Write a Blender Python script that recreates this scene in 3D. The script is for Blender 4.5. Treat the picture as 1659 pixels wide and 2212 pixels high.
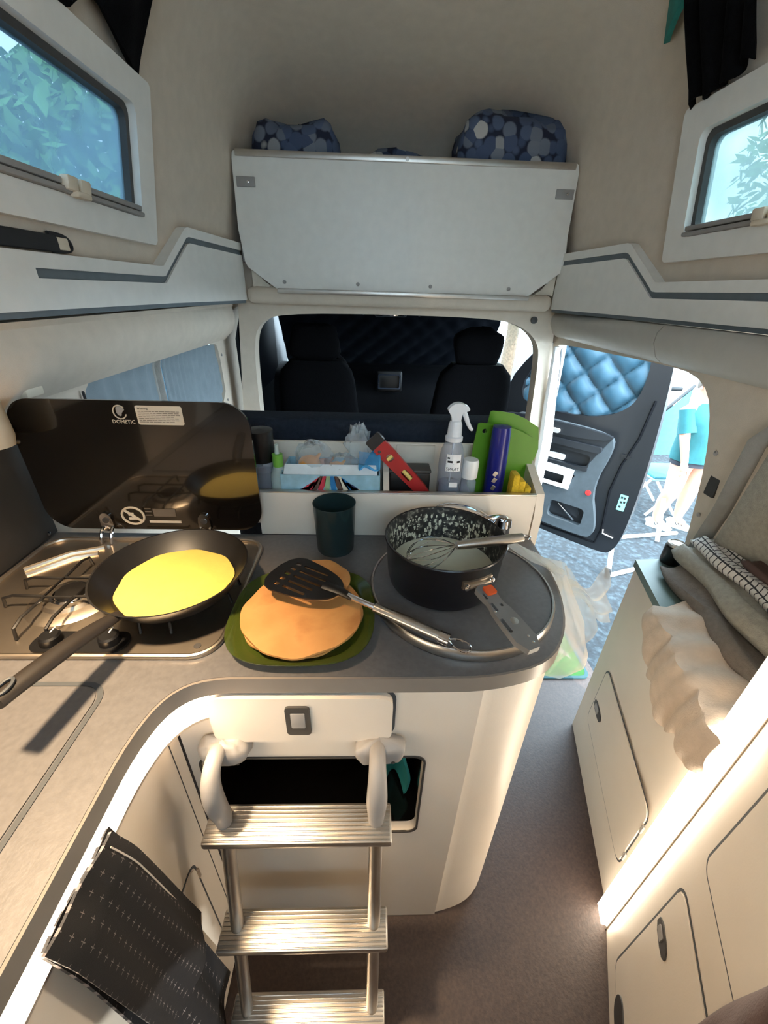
import bpy, bmesh, math, random
from mathutils import Vector, Matrix
from mathutils.geometry import tessellate_polygon
random.seed(7)
D = bpy.data
SC = bpy.context.scene
COL = SC.collection
for o in list(D.objects):
    D.objects.remove(o)

# ------------------------------------------------------------------ camera
F_PX = 870.0
cam_d = D.cameras.new('camera')
cam = D.objects.new('camera', cam_d)
COL.objects.link(cam)
cam_d.sensor_fit = 'VERTICAL'
cam_d.sensor_height = 36.0
cam_d.lens = 36.0 * F_PX / 2212.0
cam_d.clip_start = 0.01
cam_d.clip_end = 200
p, r, yw = (math.radians(a) for a in (28.7, 1.8, -2.2))
fw = Vector((0, math.cos(p), -math.sin(p)))
up = Vector((0, math.sin(p), math.cos(p)))
rt = Vector((1, 0, 0))
rt2 = rt * math.cos(r) + up * math.sin(r)
up2 = up * math.cos(r) - rt * math.sin(r)
RZ = Matrix.Rotation(yw, 3, 'Z')
rt2, up2, fw = RZ @ rt2, RZ @ up2, RZ @ fw
CM = Matrix((rt2, up2, -fw)).transposed().to_4x4()
CM.translation = (0, 0, 1.5)
cam.matrix_world = CM
SC.camera = cam

# ------------------------------------------------------------------ light and exposure
SC.view_settings.view_transform = 'Standard'
SC.view_settings.look = 'None'
SC.view_settings.exposure = 1.85
SC.view_settings.gamma = 1.0
SC.view_settings.use_curve_mapping = False
W = D.worlds.new('sky')
SC.world = W
W.use_nodes = True
bg = W.node_tree.nodes['Background']
bg.inputs[0].default_value = (0.66, 0.85, 1.0, 1)
bg.inputs[1].default_value = 5.5
sun_d = D.lights.new('sun', 'SUN')
sun_d.energy = 3.0
sun_d.angle = 0.009
sun_d.color = (1.0, 0.96, 0.9)
sun = D.objects.new('sun', sun_d)
COL.objects.link(sun)
sun.rotation_euler = (math.radians(38), math.radians(22), math.radians(10))


# ------------------------------------------------------------------ materials
def lin(c):
    return tuple((x / 255 / 12.92 if x / 255 <= .04045 else ((x / 255 + .055) / 1.055) ** 2.4) for x in c)


MATS = {}


def M(name, col, rough=.5, metal=0., var=.08, scale=25., bump=0., bscale=250., spec=.5, trans=0., emit=None,
      estr=0., coat=0., stretch=None, sheen=0.):
    if name in MATS:
        return MATS[name]
    m = D.materials.new(name)
    m.use_nodes = True
    nt = m.node_tree
    b = nt.nodes['Principled BSDF']
    c = lin(col)
    tc = nt.nodes.new('ShaderNodeTexCoord')
    src = tc.outputs['Object']
    if stretch:
        mp = nt.nodes.new('ShaderNodeMapping')
        mp.inputs['Scale'].default_value = stretch
        nt.links.new(src, mp.inputs[0])
        src = mp.outputs[0]
    if var:
        n = nt.nodes.new('ShaderNodeTexNoise')
        n.inputs['Scale'].default_value = scale
        n.inputs['Detail'].default_value = 4
        nt.links.new(src, n.inputs['Vector'])
        rp = nt.nodes.new('ShaderNodeValToRGB')
        rp.color_ramp.elements[0].position = .3
        rp.color_ramp.elements[1].position = .7
        rp.color_ramp.elements[0].color = (*[x * (1 - var) for x in c], 1)
        rp.color_ramp.elements[1].color = (*[min(1, x * (1 + var)) for x in c], 1)
        nt.links.new(n.outputs['Fac'], rp.inputs[0])
        nt.links.new(rp.outputs[0], b.inputs['Base Color'])
    else:
        b.inputs['Base Color'].default_value = (*c, 1)
    b.inputs['Roughness'].default_value = rough
    b.inputs['Metallic'].default_value = metal
    b.inputs['Specular IOR Level'].default_value = spec
    b.inputs['Transmission Weight'].default_value = trans
    b.inputs['Coat Weight'].default_value = coat
    b.inputs['Sheen Weight'].default_value = sheen
    if emit:
        b.inputs['Emission Color'].default_value = (*lin(emit), 1)
        b.inputs['Emission Strength'].default_value = estr
    if bump:
        n2 = nt.nodes.new('ShaderNodeTexNoise')
        n2.inputs['Scale'].default_value = bscale
        n2.inputs['Detail'].default_value = 3
        nt.links.new(src, n2.inputs['Vector'])
        bp = nt.nodes.new('ShaderNodeBump')
        bp.inputs['Strength'].default_value = bump
        bp.inputs['Distance'].default_value = .003
        nt.links.new(n2.outputs['Fac'], bp.inputs['Height'])
        nt.links.new(bp.outputs[0], b.inputs['Normal'])
    MATS[name] = m
    return m


def clear(name, col, opacity=.3, rough=.05, translucent=0.):
    """thin clear plastic or glass: part transparent, part glossy body"""
    if name in MATS:
        return MATS[name]
    m = M(name, col, rough, 0, .04)
    nt = m.node_tree
    b = nt.nodes['Principled BSDF']
    out = nt.nodes['Material Output']
    t = nt.nodes.new('ShaderNodeBsdfTransparent')
    c = lin(col)
    t.inputs[0].default_value = (*[.55 + .45 * x for x in c], 1)
    mix = nt.nodes.new('ShaderNodeMixShader')
    mix.inputs[0].default_value = opacity
    nt.links.new(t.outputs[0], mix.inputs[1])
    last = b.outputs[0]
    if translucent:
        tl = nt.nodes.new('ShaderNodeBsdfTranslucent')
        tl.inputs[0].default_value = (*c, 1)
        mx = nt.nodes.new('ShaderNodeMixShader')
        mx.inputs[0].default_value = translucent
        nt.links.new(b.outputs[0], mx.inputs[1])
        nt.links.new(tl.outputs[0], mx.inputs[2])
        last = mx.outputs[0]
    nt.links.new(last, mix.inputs[2])
    nt.links.new(mix.outputs[0], out.inputs[0])
    return m


def ramp_mat(name, stops, tex='VORONOI', scale=20., rough=.6, coord='Object', feature='F1', out='Color', bump=0., rand=1.):
    m = D.materials.new(name)
    m.use_nodes = True
    nt = m.node_tree
    b = nt.nodes['Principled BSDF']
    tc = nt.nodes.new('ShaderNodeTexCoord')
    t = nt.nodes.new('ShaderNodeTexVoronoi' if tex == 'VORONOI' else 'ShaderNodeTexNoise')
    t.inputs['Scale'].default_value = scale
    if tex == 'VORONOI':
        t.feature = feature
        t.inputs['Randomness'].default_value = rand
    else:
        t.inputs['Detail'].default_value = 6
    nt.links.new(tc.outputs[coord], t.inputs['Vector'])
    rp = nt.nodes.new('ShaderNodeValToRGB')
    els = rp.color_ramp.elements
    els[0].position, els[0].color = stops[0][0], (*lin(stops[0][1]), 1)
    els[1].position, els[1].color = stops[-1][0], (*lin(stops[-1][1]), 1)
    for pos, c in stops[1:-1]:
        e = els.new(pos)
        e.color = (*lin(c), 1)
    nt.links.new(t.outputs[out], rp.inputs[0])
    nt.links.new(rp.outputs[0], b.inputs['Base Color'])
    b.inputs['Roughness'].default_value = rough
    if bump:
        bp = nt.nodes.new('ShaderNodeBump')
        bp.inputs['Strength'].default_value = bump
        bp.inputs['Distance'].default_value = .01
        nt.links.new(t.outputs[out], bp.inputs['Height'])
        nt.links.new(bp.outputs[0], b.inputs['Normal'])
    MATS[name] = m
    return m


def grid_mat(name, base, line, cell, width, rot=(0, 0, 0), axes=(0, 1), rough=.8, dash=0., bump=.3):
    """woven check: thin lines of one colour on another, from two wave-free modulo axes of the UV map"""
    m = D.materials.new(name)
    m.use_nodes = True
    nt = m.node_tree
    b = nt.nodes['Principled BSDF']
    uv = nt.nodes.new('ShaderNodeUVMap')
    sp = nt.nodes.new('ShaderNodeSeparateXYZ')
    nt.links.new(uv.outputs[0], sp.inputs[0])

    def mth(op, a, v):
        n = nt.nodes.new('ShaderNodeMath')
        n.operation = op
        nt.links.new(a, n.inputs[0])
        if isinstance(v, (int, float)):
            n.inputs[1].default_value = v
        else:
            nt.links.new(v, n.inputs[1])
        return n.outputs[0]
    g = []
    for k in (0, 1):
        md = mth('MODULO', sp.outputs[k], cell)
        l = mth('LESS_THAN', md, width)
        if dash:
            md2 = mth('MODULO', mth('ADD', sp.outputs[1 - k], dash / 2), cell)
            l2 = mth('LESS_THAN', md2, dash)
            l = mth('MULTIPLY', l, l2)
        g.append(l)
    mx = mth('MAXIMUM', g[0], g[1])
    mix = nt.nodes.new('ShaderNodeMix')
    mix.data_type = 'RGBA'
    nt.links.new(mx, mix.inputs[0])
    mix.inputs[6].default_value = (*lin(base), 1)
    mix.inputs[7].default_value = (*lin(line), 1)
    nt.links.new(mix.outputs[2], b.inputs['Base Color'])
    b.inputs['Roughness'].default_value = rough
    n2 = nt.nodes.new('ShaderNodeTexNoise')
    n2.inputs['Scale'].default_value = 300
    bp = nt.nodes.new('ShaderNodeBump')
    bp.inputs['Strength'].default_value = bump
    bp.inputs['Distance'].default_value = .002
    nt.links.new(n2.outputs[0], bp.inputs['Height'])
    nt.links.new(bp.outputs[0], b.inputs['Normal'])
    MATS[name] = m
    return m


def pebble_mat():
    """printed pebbles: rounded voronoi cells in greys and blues on navy"""
    m = D.materials.new('pebbles')
    m.use_nodes = True
    nt = m.node_tree
    b = nt.nodes['Principled BSDF']
    tc = nt.nodes.new('ShaderNodeTexCoord')
    v = nt.nodes.new('ShaderNodeTexVoronoi')
    v.inputs['Scale'].default_value = 20
    v.inputs['Randomness'].default_value = .75
    nt.links.new(tc.outputs['Object'], v.inputs['Vector'])
    rp = nt.nodes.new('ShaderNodeValToRGB')
    els = rp.color_ramp.elements
    els[0].position, els[0].color = 0, (*lin((46, 60, 90)), 1)
    els[1].position, els[1].color = 1, (*lin((196, 194, 188)), 1)
    for pos, c in ((.35, (84, 98, 124)), (.6, (66, 80, 108)), (.78, (120, 126, 136)), (.86, (186, 184, 180))):
        els.new(pos).color = (*lin(c), 1)
    nt.links.new(v.outputs['Color'], rp.inputs[0])
    mr = nt.nodes.new('ShaderNodeMapRange')
    mr.inputs[1].default_value, mr.inputs[2].default_value = .66, .54
    nt.links.new(v.outputs['Distance'], mr.inputs[0])
    mix = nt.nodes.new('ShaderNodeMix')
    mix.data_type = 'RGBA'
    nt.links.new(mr.outputs[0], mix.inputs[0])
    mix.inputs[6].default_value = (*lin((24, 32, 54)), 1)
    nt.links.new(rp.outputs[0], mix.inputs[7])
    nt.links.new(mix.outputs[2], b.inputs['Base Color'])
    b.inputs['Roughness'].default_value = .85
    MATS['pebbles'] = m


M('beige_wall', (207, 192, 174), .75, bump=.25, bscale=500, var=.04)
M('trim_grey', (186, 180, 170), .5, bump=.1, var=.03)
M('panel_white', (226, 222, 214), .38, var=.03)
M('groove_dark', (62, 66, 70), .6)
M('groove_grey', (98, 106, 110), .6)
M('furniture', (224, 212, 196), .38, var=.025, scale=8, bump=.05)
M('worktop', (92, 90, 90), .4, spec=.8, var=.12, scale=120, bump=.05)
M('worktop_edge', (128, 120, 112), .3, var=.04)
M('green_top', (96, 116, 112), .4, var=.05)
M('floor_vinyl', (60, 46, 40), .55, var=.28, scale=140, bump=.25, bscale=160)
M('black_glass', (22, 18, 15), .12, var=.05, coat=.6)
M('black_plastic', (11, 11, 13), .4, var=.1)
M('dark_trim', (10, 11, 14), .55, spec=.08, var=.15, bump=.2)
M('dark_cloth', (9, 9, 11), .9, spec=.08, var=.3, scale=60, bump=.5, bscale=300)
M('seat_cloth', (4, 4, 6), .85, spec=.08, var=.3, scale=80, bump=.4)
M('bench_cloth', (38, 44, 54), .85, spec=.08, var=.15, scale=90, bump=.4, bscale=400)
M('steel', (196, 184, 168), .36, 1., var=.05)
M('steel_brushed', (200, 196, 190), .3, 1., var=.08, stretch=(8, 8, 80))
M('aluminium', (200, 194, 186), .38, 1., var=.05)
M('chrome', (225, 225, 228), .07, 1., var=.02)
M('grey_plastic', (150, 146, 142), .5, var=.05)
M('dark_grey', (60, 58, 56), .5)
M('white_plastic', (236, 236, 234), .35, var=.02)
M('print_pale', (214, 200, 178), .6, var=.03)
M('print_dim', (110, 98, 84), .6, var=.03)
M('print_black', (26, 26, 28), .6, var=0)
M('led', (255, 255, 255), .5, var=0, emit=(255, 238, 214), estr=6.0)
M('led_left', (255, 255, 255), .5, var=0, emit=(255, 230, 198), estr=5.2)
M('lamp_face', (255, 255, 255), .5, var=0, emit=(255, 226, 180), estr=14.)
M('pan_black', (18, 16, 15), .42, var=.15, scale=60)
M('pan_handle', (34, 29, 25), .5, var=.06)
M('crepe', (212, 186, 92), .5, var=.05, scale=30, bump=.15, bscale=80)
ramp_mat('pancake', [(.25, (186, 126, 68)), (.55, (200, 144, 84)), (.8, (166, 104, 50))], 'NOISE', 14, .6, out='Fac', bump=.15)
M('pancake_edge', (236, 200, 142), .6, var=.1, scale=60)
clear('green_glass', (84, 98, 36), .5, .12)
clear('dark_cup', (34, 54, 56), .86, .2)
M('pot_outside', (13, 13, 19), .3, var=.1, coat=.3)
ramp_mat('pot_inside', [(.40, (16, 16, 16)), (.54, (44, 43, 40)), (.64, (120, 117, 106)), (.74, (176, 172, 158))], 'NOISE', 95, .55, out='Fac')
M('handle_grey', (116, 113, 110), .45, var=.05)
M('batter', (214, 214, 194), .25, var=.04)
M('orange', (226, 92, 40), .4)
clear('bag_film', (244, 240, 232), .42, .35, .55)
clear('clear_film', (225, 235, 240), .22, .15)
clear('bottle_clear', (190, 200, 215), .32, .06)
clear('spray_white', (225, 230, 236), .86, .25)
M('liquid', (52, 62, 92), .1, var=.1)
M('bottle_green', (112, 172, 66), .4)
clear('bottle_milky', (200, 214, 206), .75, .3)
M('box_blue', (150, 190, 206), .5, var=.15, scale=40)
M('box_white', (226, 234, 238), .5)
M('feather_red', (190, 52, 70), .6)
M('feather_blue', (40, 120, 176), .6)
M('feather_navy', (44, 52, 92), .6)
M('feather_green', (146, 176, 134), .6)
M('feather_brown', (92, 70, 60), .6)
M('feather_cream', (222, 214, 194), .6)
M('onion', (206, 138, 62), .45, var=.25, scale=60)
M('onion_red', (168, 92, 62), .45, var=.2, scale=60)
M('cloth_blue', (70, 150, 200), .8, var=.2)
M('level_red', (164, 26, 24), .4)
M('vial', (226, 206, 120), .2)
M('board_green', (84, 140, 20), .42, var=.05)
M('tube_blue', (26, 32, 116), .3, var=.05)
M('sponge', (214, 176, 40), .9, var=.15, scale=200, bump=.6, bscale=250)
M('door_black', (14, 16, 20), .42, var=.12)
M('door_grey', (58, 66, 71), .6, var=.1, bump=.2)
M('door_dark', (13, 18, 24), .55, var=.1)
M('quilt_blue', (26, 66, 84), .55, var=.12, scale=20, sheen=.2)
M('quilt_dark', (7, 9, 14), .5, spec=.08, var=.2)
M('paper', (240, 240, 240), .7)
M('red_reflector', (190, 40, 40), .3)
M('sticker_teal', (120, 196, 186), .5)
ramp_mat('asphalt', [(.3, (8, 15, 20)), (.5, (18, 28, 34)), (.72, (46, 58, 64))], 'NOISE', 26, .9, out='Fac', bump=.5)
M('mat_green', (30, 78, 22), .9, var=.2, scale=30, bump=.5)
M('mat_edge', (28, 62, 66), .8)
M('mat_bird', (96, 92, 78), .9, var=.35, scale=50)
M('sill', (200, 224, 232), .35)
M('shirt', (24, 84, 88), .85, var=.12, scale=12, bump=.3, bscale=60)
M('shirt_print', (40, 120, 132), .85)
M('skin', (190, 140, 116), .6, var=.05)
M('hair', (84, 74, 66), .8, var=.2)
M('shorts', (30, 34, 42), .8)
M('shoe', (226, 236, 232), .6)
M('table_white', (240, 244, 246), .4)
M('table_top', (110, 140, 152), .5)
M('canvas_teal', (50, 116, 128), .7, var=.1)
M('car_white', (240, 242, 244), .25, coat=.5)
M('car_glass', (96, 180, 196), .15)
M('tyre', (24, 24, 26), .8)
M('bark', (92, 78, 62), .9, var=.3, bump=.6)
M('leaf', (86, 140, 70), .6, var=.35, scale=3)
M('towel_grey', (164, 161, 150), .95, var=.12, scale=80, bump=.8, bscale=380)
M('towel_dark', (118, 110, 102), .95, var=.12, scale=80, bump=.8, bscale=380)
M('garment', (206, 188, 170), .9, var=.06, scale=40, bump=.4)
M('brown_cover', (92, 72, 68), .75, var=.12, bump=.3)
grid_mat('check_white', (228, 226, 222), (52, 54, 60), .016, .0028)
grid_mat('check_black', (17, 14, 15), (120, 110, 106), .027, .0012, dash=0.010)
M('towel_stripe', (196, 184, 172), .9)
pebble_mat()
M('curtain_blue', (126, 136, 142), .9, var=.06, bump=.3)
M('mosquito', (150, 146, 140), .9, bump=.4)
M('foam', (214, 204, 188), .8, var=.06)
M('teal_cloth', (40, 128, 120), .85, var=.15)
M('strap', (34, 34, 36), .8)


def pane_mat(name, tint, seed):
    m = D.materials.new(name)
    m.use_nodes = True
    nt = m.node_tree
    out = nt.nodes['Material Output']
    b = nt.nodes['Principled BSDF']
    b.inputs['Base Color'].default_value = (*lin(tint), 1)
    b.inputs['Roughness'].default_value = .08
    tr = nt.nodes.new('ShaderNodeBsdfTransparent')
    tr.inputs[0].default_value = (*[.25 + .7 * x for x in lin(tint)], 1)
    tl = nt.nodes.new('ShaderNodeBsdfTranslucent')
    tl.inputs[0].default_value = (*lin(tint), 1)
    tc = nt.nodes.new('ShaderNodeTexCoord')
    n = nt.nodes.new('ShaderNodeTexNoise')
    n.inputs['Scale'].default_value = 4
    n.inputs['Detail'].default_value = 5
    nt.links.new(tc.outputs['Object'], n.inputs['Vector'])
    rp = nt.nodes.new('ShaderNodeMapRange')
    rp.inputs[1].default_value = .35
    rp.inputs[2].default_value = .7
    rp.inputs[3].default_value = .2
    rp.inputs[4].default_value = .6
    nt.links.new(n.outputs['Fac'], rp.inputs[0])
    m1 = nt.nodes.new('ShaderNodeMixShader')
    nt.links.new(rp.outputs[0], m1.inputs[0])
    nt.links.new(tr.outputs[0], m1.inputs[1])
    nt.links.new(tl.outputs[0], m1.inputs[2])
    m2 = nt.nodes.new('ShaderNodeMixShader')
    m2.inputs[0].default_value = .08
    nt.links.new(m1.outputs[0], m2.inputs[1])
    nt.links.new(b.outputs[0], m2.inputs[2])
    nt.links.new(m2.outputs[0], out.inputs[0])
    MATS[name] = m


pane_mat('pane_left', (86, 106, 116), 1)
pane_mat('pane_right', (112, 128, 128), 2)


# ------------------------------------------------------------------ mesh helpers
class BM:
    """collects shapes in world coordinates, later linked as one mesh object"""

    def __init__(s):
        s.v, s.f, s.uv = [], [], {}

    def add(s, vs, fs, m=None):
        k = len(s.v)
        s.v += [tuple(m @ Vector(v)) if m else tuple(v) for v in vs]
        s.f += [tuple(i + k for i in f) for f in fs]
        return s

    def box(s, c, d, bev=0., m=None, seg=2):
        bm = bmesh.new()
        bmesh.ops.create_cube(bm, size=1)
        for v in bm.verts:
            v.co = Vector((v.co.x * d[0], v.co.y * d[1], v.co.z * d[2]))
        if bev:
            bmesh.ops.bevel(bm, geom=bm.edges[:], offset=min(bev, min(d) * .49), segments=seg, profile=.5, affect='EDGES')
        T = Matrix.Translation(c)
        return s.take(bm, (T @ m) if m else T)

    def take(s, bm, m=None):
        bm.verts.index_update()
        s.add([v.co for v in bm.verts], [[v.index for v in f.verts] for f in bm.faces], m)
        bm.free()
        return s

    def prism(s, outer, h0, h1, plane='XY', holes=(), m=None, bev=0.):
        """2-D outline (with holes) extruded from h0 to h1 along the plane's normal"""
        loops = [list(outer)] + [list(h) for h in holes]

        def area(l):
            return sum(l[i][0] * l[(i + 1) % len(l)][1] - l[(i + 1) % len(l)][0] * l[i][1] for i in range(len(l)))
        if area(loops[0]) < 0:
            loops[0].reverse()
        for i in range(1, len(loops)):
            if area(loops[i]) > 0:
                loops[i].reverse()
        pts = [q for l in loops for q in l]
        tris = tessellate_polygon([[Vector((a, b, 0)) for a, b in l] for l in loops])
        n = len(pts)

        def tri_ok(t):
            a, b, c = (pts[i] for i in t)
            return (b[0] - a[0]) * (c[1] - a[1]) - (b[1] - a[1]) * (c[0] - a[0]) > 0
        tris = [t if tri_ok(t) else (t[0], t[2], t[1]) for t in tris]

        def w(a, b, h):
            return {'XY': (a, b, h), 'XZ': (a, h, b), 'YZ': (h, a, b)}[plane]
        vs = [w(a, b, h0) for a, b in pts] + [w(a, b, h1) for a, b in pts]
        fs = [(t[0], t[2], t[1]) for t in tris] + [tuple(i + n for i in t) for t in tris]
        k = 0
        for l in loops:
            for i in range(len(l)):
                j = (i + 1) % len(l)
                fs.append((k + i, k + j, k + j + n, k + i + n))
            k += len(l)
        return s.add(vs, fs, m)

    def lathe(s, prof, c=(0, 0, 0), seg=32, m=None, ang=2 * math.pi, cap=False):
        full = abs(ang - 2 * math.pi) < 1e-6
        cnt = seg if full else seg + 1
        vs, fs = [], []
        for rr, z in prof:
            for i in range(cnt):
                a = ang * i / seg
                vs.append((rr * math.cos(a), rr * math.sin(a), z))
        for k in range(len(prof) - 1):
            for i in range(seg):
                j = (i + 1) % cnt
                fs.append((k * cnt + i, k * cnt + j, (k + 1) * cnt + j, (k + 1) * cnt + i))
        if full and cap:
            if prof[0][0] > 1e-5:
                fs.append(tuple(range(cnt))[::-1])
            if prof[-1][0] > 1e-5:
                fs.append(tuple((len(prof) - 1) * cnt + i for i in range(cnt)))
        T = Matrix.Translation(c)
        return s.add(vs, fs, (T @ m) if m else T)

    def tube(s, pts, rad=.01, seg=8, closed=False, m=None, flat=1.):
        pts = [Vector(q) for q in pts]
        n = len(pts)
        rads = rad if isinstance(rad, (list, tuple)) else [rad] * n
        vs, fs = [], []
        nrm = None
        for i, q in enumerate(pts):
            a = pts[(i - 1) % n] if (closed or i > 0) else q
            b = pts[(i + 1) % n] if (closed or i < n - 1) else q
            t = (b - a).normalized()
            if nrm is None:
                nrm = t.orthogonal().normalized()
                if abs(t.z) < .9:
                    nrm = (Vector((0, 0, 1)) - t * t.z).normalized()
            else:
                nrm = (nrm - t * nrm.dot(t)).normalized()
            bi = t.cross(nrm)
            for k in range(seg):
                an = 2 * math.pi * k / seg
                vs.append(q + nrm * math.cos(an) * rads[i] * flat + bi * math.sin(an) * rads[i])
        m_ = n if closed else n - 1
        for i in range(m_):
            for k in range(seg):
                a, b = i * seg, ((i + 1) % n) * seg
                fs.append((a + k, a + (k + 1) % seg, b + (k + 1) % seg, b + k))
        if not closed:
            fs.append(tuple(range(seg))[::-1])
            fs.append(tuple((n - 1) * seg + k for k in range(seg)))
        return s.add(vs, fs, m)

    def grid(s, fn, nu, nv, th=0., m=None, uvs=None):
        """sheet fn(u,v) for u,v in 0..1; with thickness th along its normals"""
        P = [[Vector(fn(i / nu, j / nv)) for j in range(nv + 1)] for i in range(nu + 1)]
        vs = [q for row in P for q in row]
        n = nv + 1
        fs = [(i * n + j, (i + 1) * n + j, (i + 1) * n + j + 1, i * n + j + 1) for i in range(nu) for j in range(nv)]
        k0 = len(s.v)
        if th:
            N = []
            for i in range(nu + 1):
                for j in range(nv + 1):
                    du = P[min(i + 1, nu)][j] - P[max(i - 1, 0)][j]
                    dv = P[i][min(j + 1, nv)] - P[i][max(j - 1, 0)]
                    q = du.cross(dv)
                    N.append(q.normalized() if q.length > 1e-9 else Vector((0, 0, 1)))
            k = len(vs)
            vs2 = [v - nn * th for v, nn in zip(vs, N)]
            fs += [tuple(x + k for x in f[::-1]) for f in fs[:]]
            rim = [i * n for i in range(nu + 1)] + [nu * n + j for j in range(1, n)] + \
                  [i * n + nv for i in range(nu - 1, -1, -1)] + [j for j in range(nv - 1, 0, -1)]
            for a in range(len(rim)):
                b = (a + 1) % len(rim)
                fs.append((rim[b], rim[a], rim[a] + k, rim[b] + k))
            vs = vs + vs2
        if uvs:
            for i in range(nu + 1):
                for j in range(nv + 1):
                    q = uvs(i / nu, j / nv)
                    s.uv[k0 + i * n + j] = q
                    if th:
                        s.uv[k0 + len(P) * n + i * n + j] = q
        return s.add(vs, fs, m)


WLOC = {}


def link(name, b, mat, parent=None, smooth=35, sub=0):
    me = D.meshes.new(name)
    if parent is not None:
        off = WLOC[parent.name]
    else:
        xs = [v[0] for v in b.v]
        ys = [v[1] for v in b.v]
        zs = [v[2] for v in b.v]
        off = Vector(((min(xs) + max(xs)) / 2, (min(ys) + max(ys)) / 2, min(zs)))
    me.from_pydata([(v[0] - off[0], v[1] - off[1], v[2] - off[2]) for v in b.v], [], b.f)
    if b.uv:
        ul = me.uv_layers.new(name='UVMap')
        for l in me.loops:
            ul.data[l.index].uv = b.uv.get(l.vertex_index, (0, 0))
    me.validate()
    bm = bmesh.new()
    bm.from_mesh(me)
    bmesh.ops.recalc_face_normals(bm, faces=bm.faces[:])
    bm.to_mesh(me)
    bm.free()
    if smooth:
        for q in me.polygons:
            q.use_smooth = True
        me.set_sharp_from_angle(angle=math.radians(smooth))
    for mm in (mat if isinstance(mat, (list, tuple)) else [mat]):
        me.materials.append(MATS[mm])
    o = D.objects.new(name, me)
    COL.objects.link(o)
    if parent is None:
        o.location = off
    else:
        o.parent = parent
    WLOC[o.name] = off
    if sub:
        md = o.modifiers.new('smooth', 'SUBSURF')
        md.levels = md.render_levels = sub
    return o


def tag(o, label=None, cat=None, group=None, kind=None):
    if label:
        o['label'] = label
    if cat:
        o['category'] = cat
    if group:
        o['group'] = group
    if kind:
        o['kind'] = kind
    return o


def thing(name, label, cat, loc, group=None, kind=None):
    o = D.objects.new(name, None)
    COL.objects.link(o)
    o.empty_display_size = .05
    o.location = loc
    WLOC[o.name] = Vector(loc)
    return tag(o, label, cat, group, kind)


def struct(name, b, mat, label, cat, smooth=35):
    return tag(link(name, b, mat, None, smooth), label, cat, kind='structure')


def rrect(x0, x1, y0, y1, r, n=5):
    out = []
    for cx, cy, a0 in ((x1 - r, y1 - r, 0), (x0 + r, y1 - r, 90), (x0 + r, y0 + r, 180), (x1 - r, y0 + r, 270)):
        for i in range(n + 1):
            a = math.radians(a0 + 90 * i / n)
            out.append((cx + r * math.cos(a), cy + r * math.sin(a)))
    return out


def chaikin(pts, it=2, closed=True):
    for _ in range(it):
        q = []
        n = len(pts)
        for i in range(n if closed else n - 1):
            a, b = pts[i], pts[(i + 1) % n]
            q.append(tuple(.75 * x + .25 * y for x, y in zip(a, b)))
            q.append(tuple(.25 * x + .75 * y for x, y in zip(a, b)))
        if not closed:
            q = [pts[0]] + q + [pts[-1]]
        pts = q
    return pts


def text_bm(b, s, size, m, depth=.0004, align='LEFT'):
    cu = D.curves.new('t', 'FONT')
    cu.body = s
    cu.size = size
    cu.extrude = depth
    cu.align_x = align
    cu.resolution_u = 2
    o = D.objects.new('t', cu)
    COL.objects.link(o)
    dg = bpy.context.evaluated_depsgraph_get()
    dg.update()
    me = D.meshes.new_from_object(o.evaluated_get(dg))
    b.add([v.co[:] for v in me.vertices], [tuple(q.vertices) for q in me.polygons], m)
    D.objects.remove(o)
    D.curves.remove(cu)
    D.meshes.remove(me)
    return b


def frame_m(o, x, y):
    """matrix whose local x,y map to world x,y vectors, at o"""
    x = Vector(x).normalized()
    y = Vector(y)
    y = (y - x * y.dot(x)).normalized()
    m = Matrix((x, y, x.cross(y))).transposed().to_4x4()
    m.translation = o
    return m


def lerp(a, b, t):
    return a + (b - a) * t


def pw(x, pts):
    if x <= pts[0][0]:
        return pts[0][1]
    for (a, b), (c, d) in zip(pts, pts[1:]):
        if x <= c:
            return lerp(b, d, (x - a) / (c - a))
    return pts[-1][1]


XC = .13  # centre line of the van


# ------------------------------------------------------------------ shell of the van
def hw(z):
    """half width of the body at height z"""
    return pw(z, [(0, .87), (.8, .87), (1.4, .80), (1.44, .80), (1.445, .83), (1.5, .825), (1.67, .81), (1.9, .77), (2.02, .735)])


def hwl(z):
    return pw(z, [(0, .885), (1.25, .885), (1.36, .85), (1.44, .80)])


def taper(y, z):
    t = pw(y, [(1.5, 0), (2.15, .058), (2.7, .09)])
    return t * (1 if z > 1.43 else 0)


b = BM()
b.prism([(-.78, -.9), (1.03, -.9), (1.03, 2.3), (-.78, 2.3)], -.04, 0)
struct('floor', b, 'floor_vinyl', 'dark speckled vinyl floor of the van aisle', 'floor')

struct('wall_back', BM().box((.13, -.92, .72), (1.84, .05, 1.5)), 'beige_wall', 'closed rear wall of the van behind the viewer', 'wall')

# roof shell: walls of the high roof and its ceiling in one vaulted sheet
ys = [-.9, -.3, .3, .8, 1.2, 1.5, 1.75, 2.0, 2.2, 2.4, 2.55, 2.7]


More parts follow.
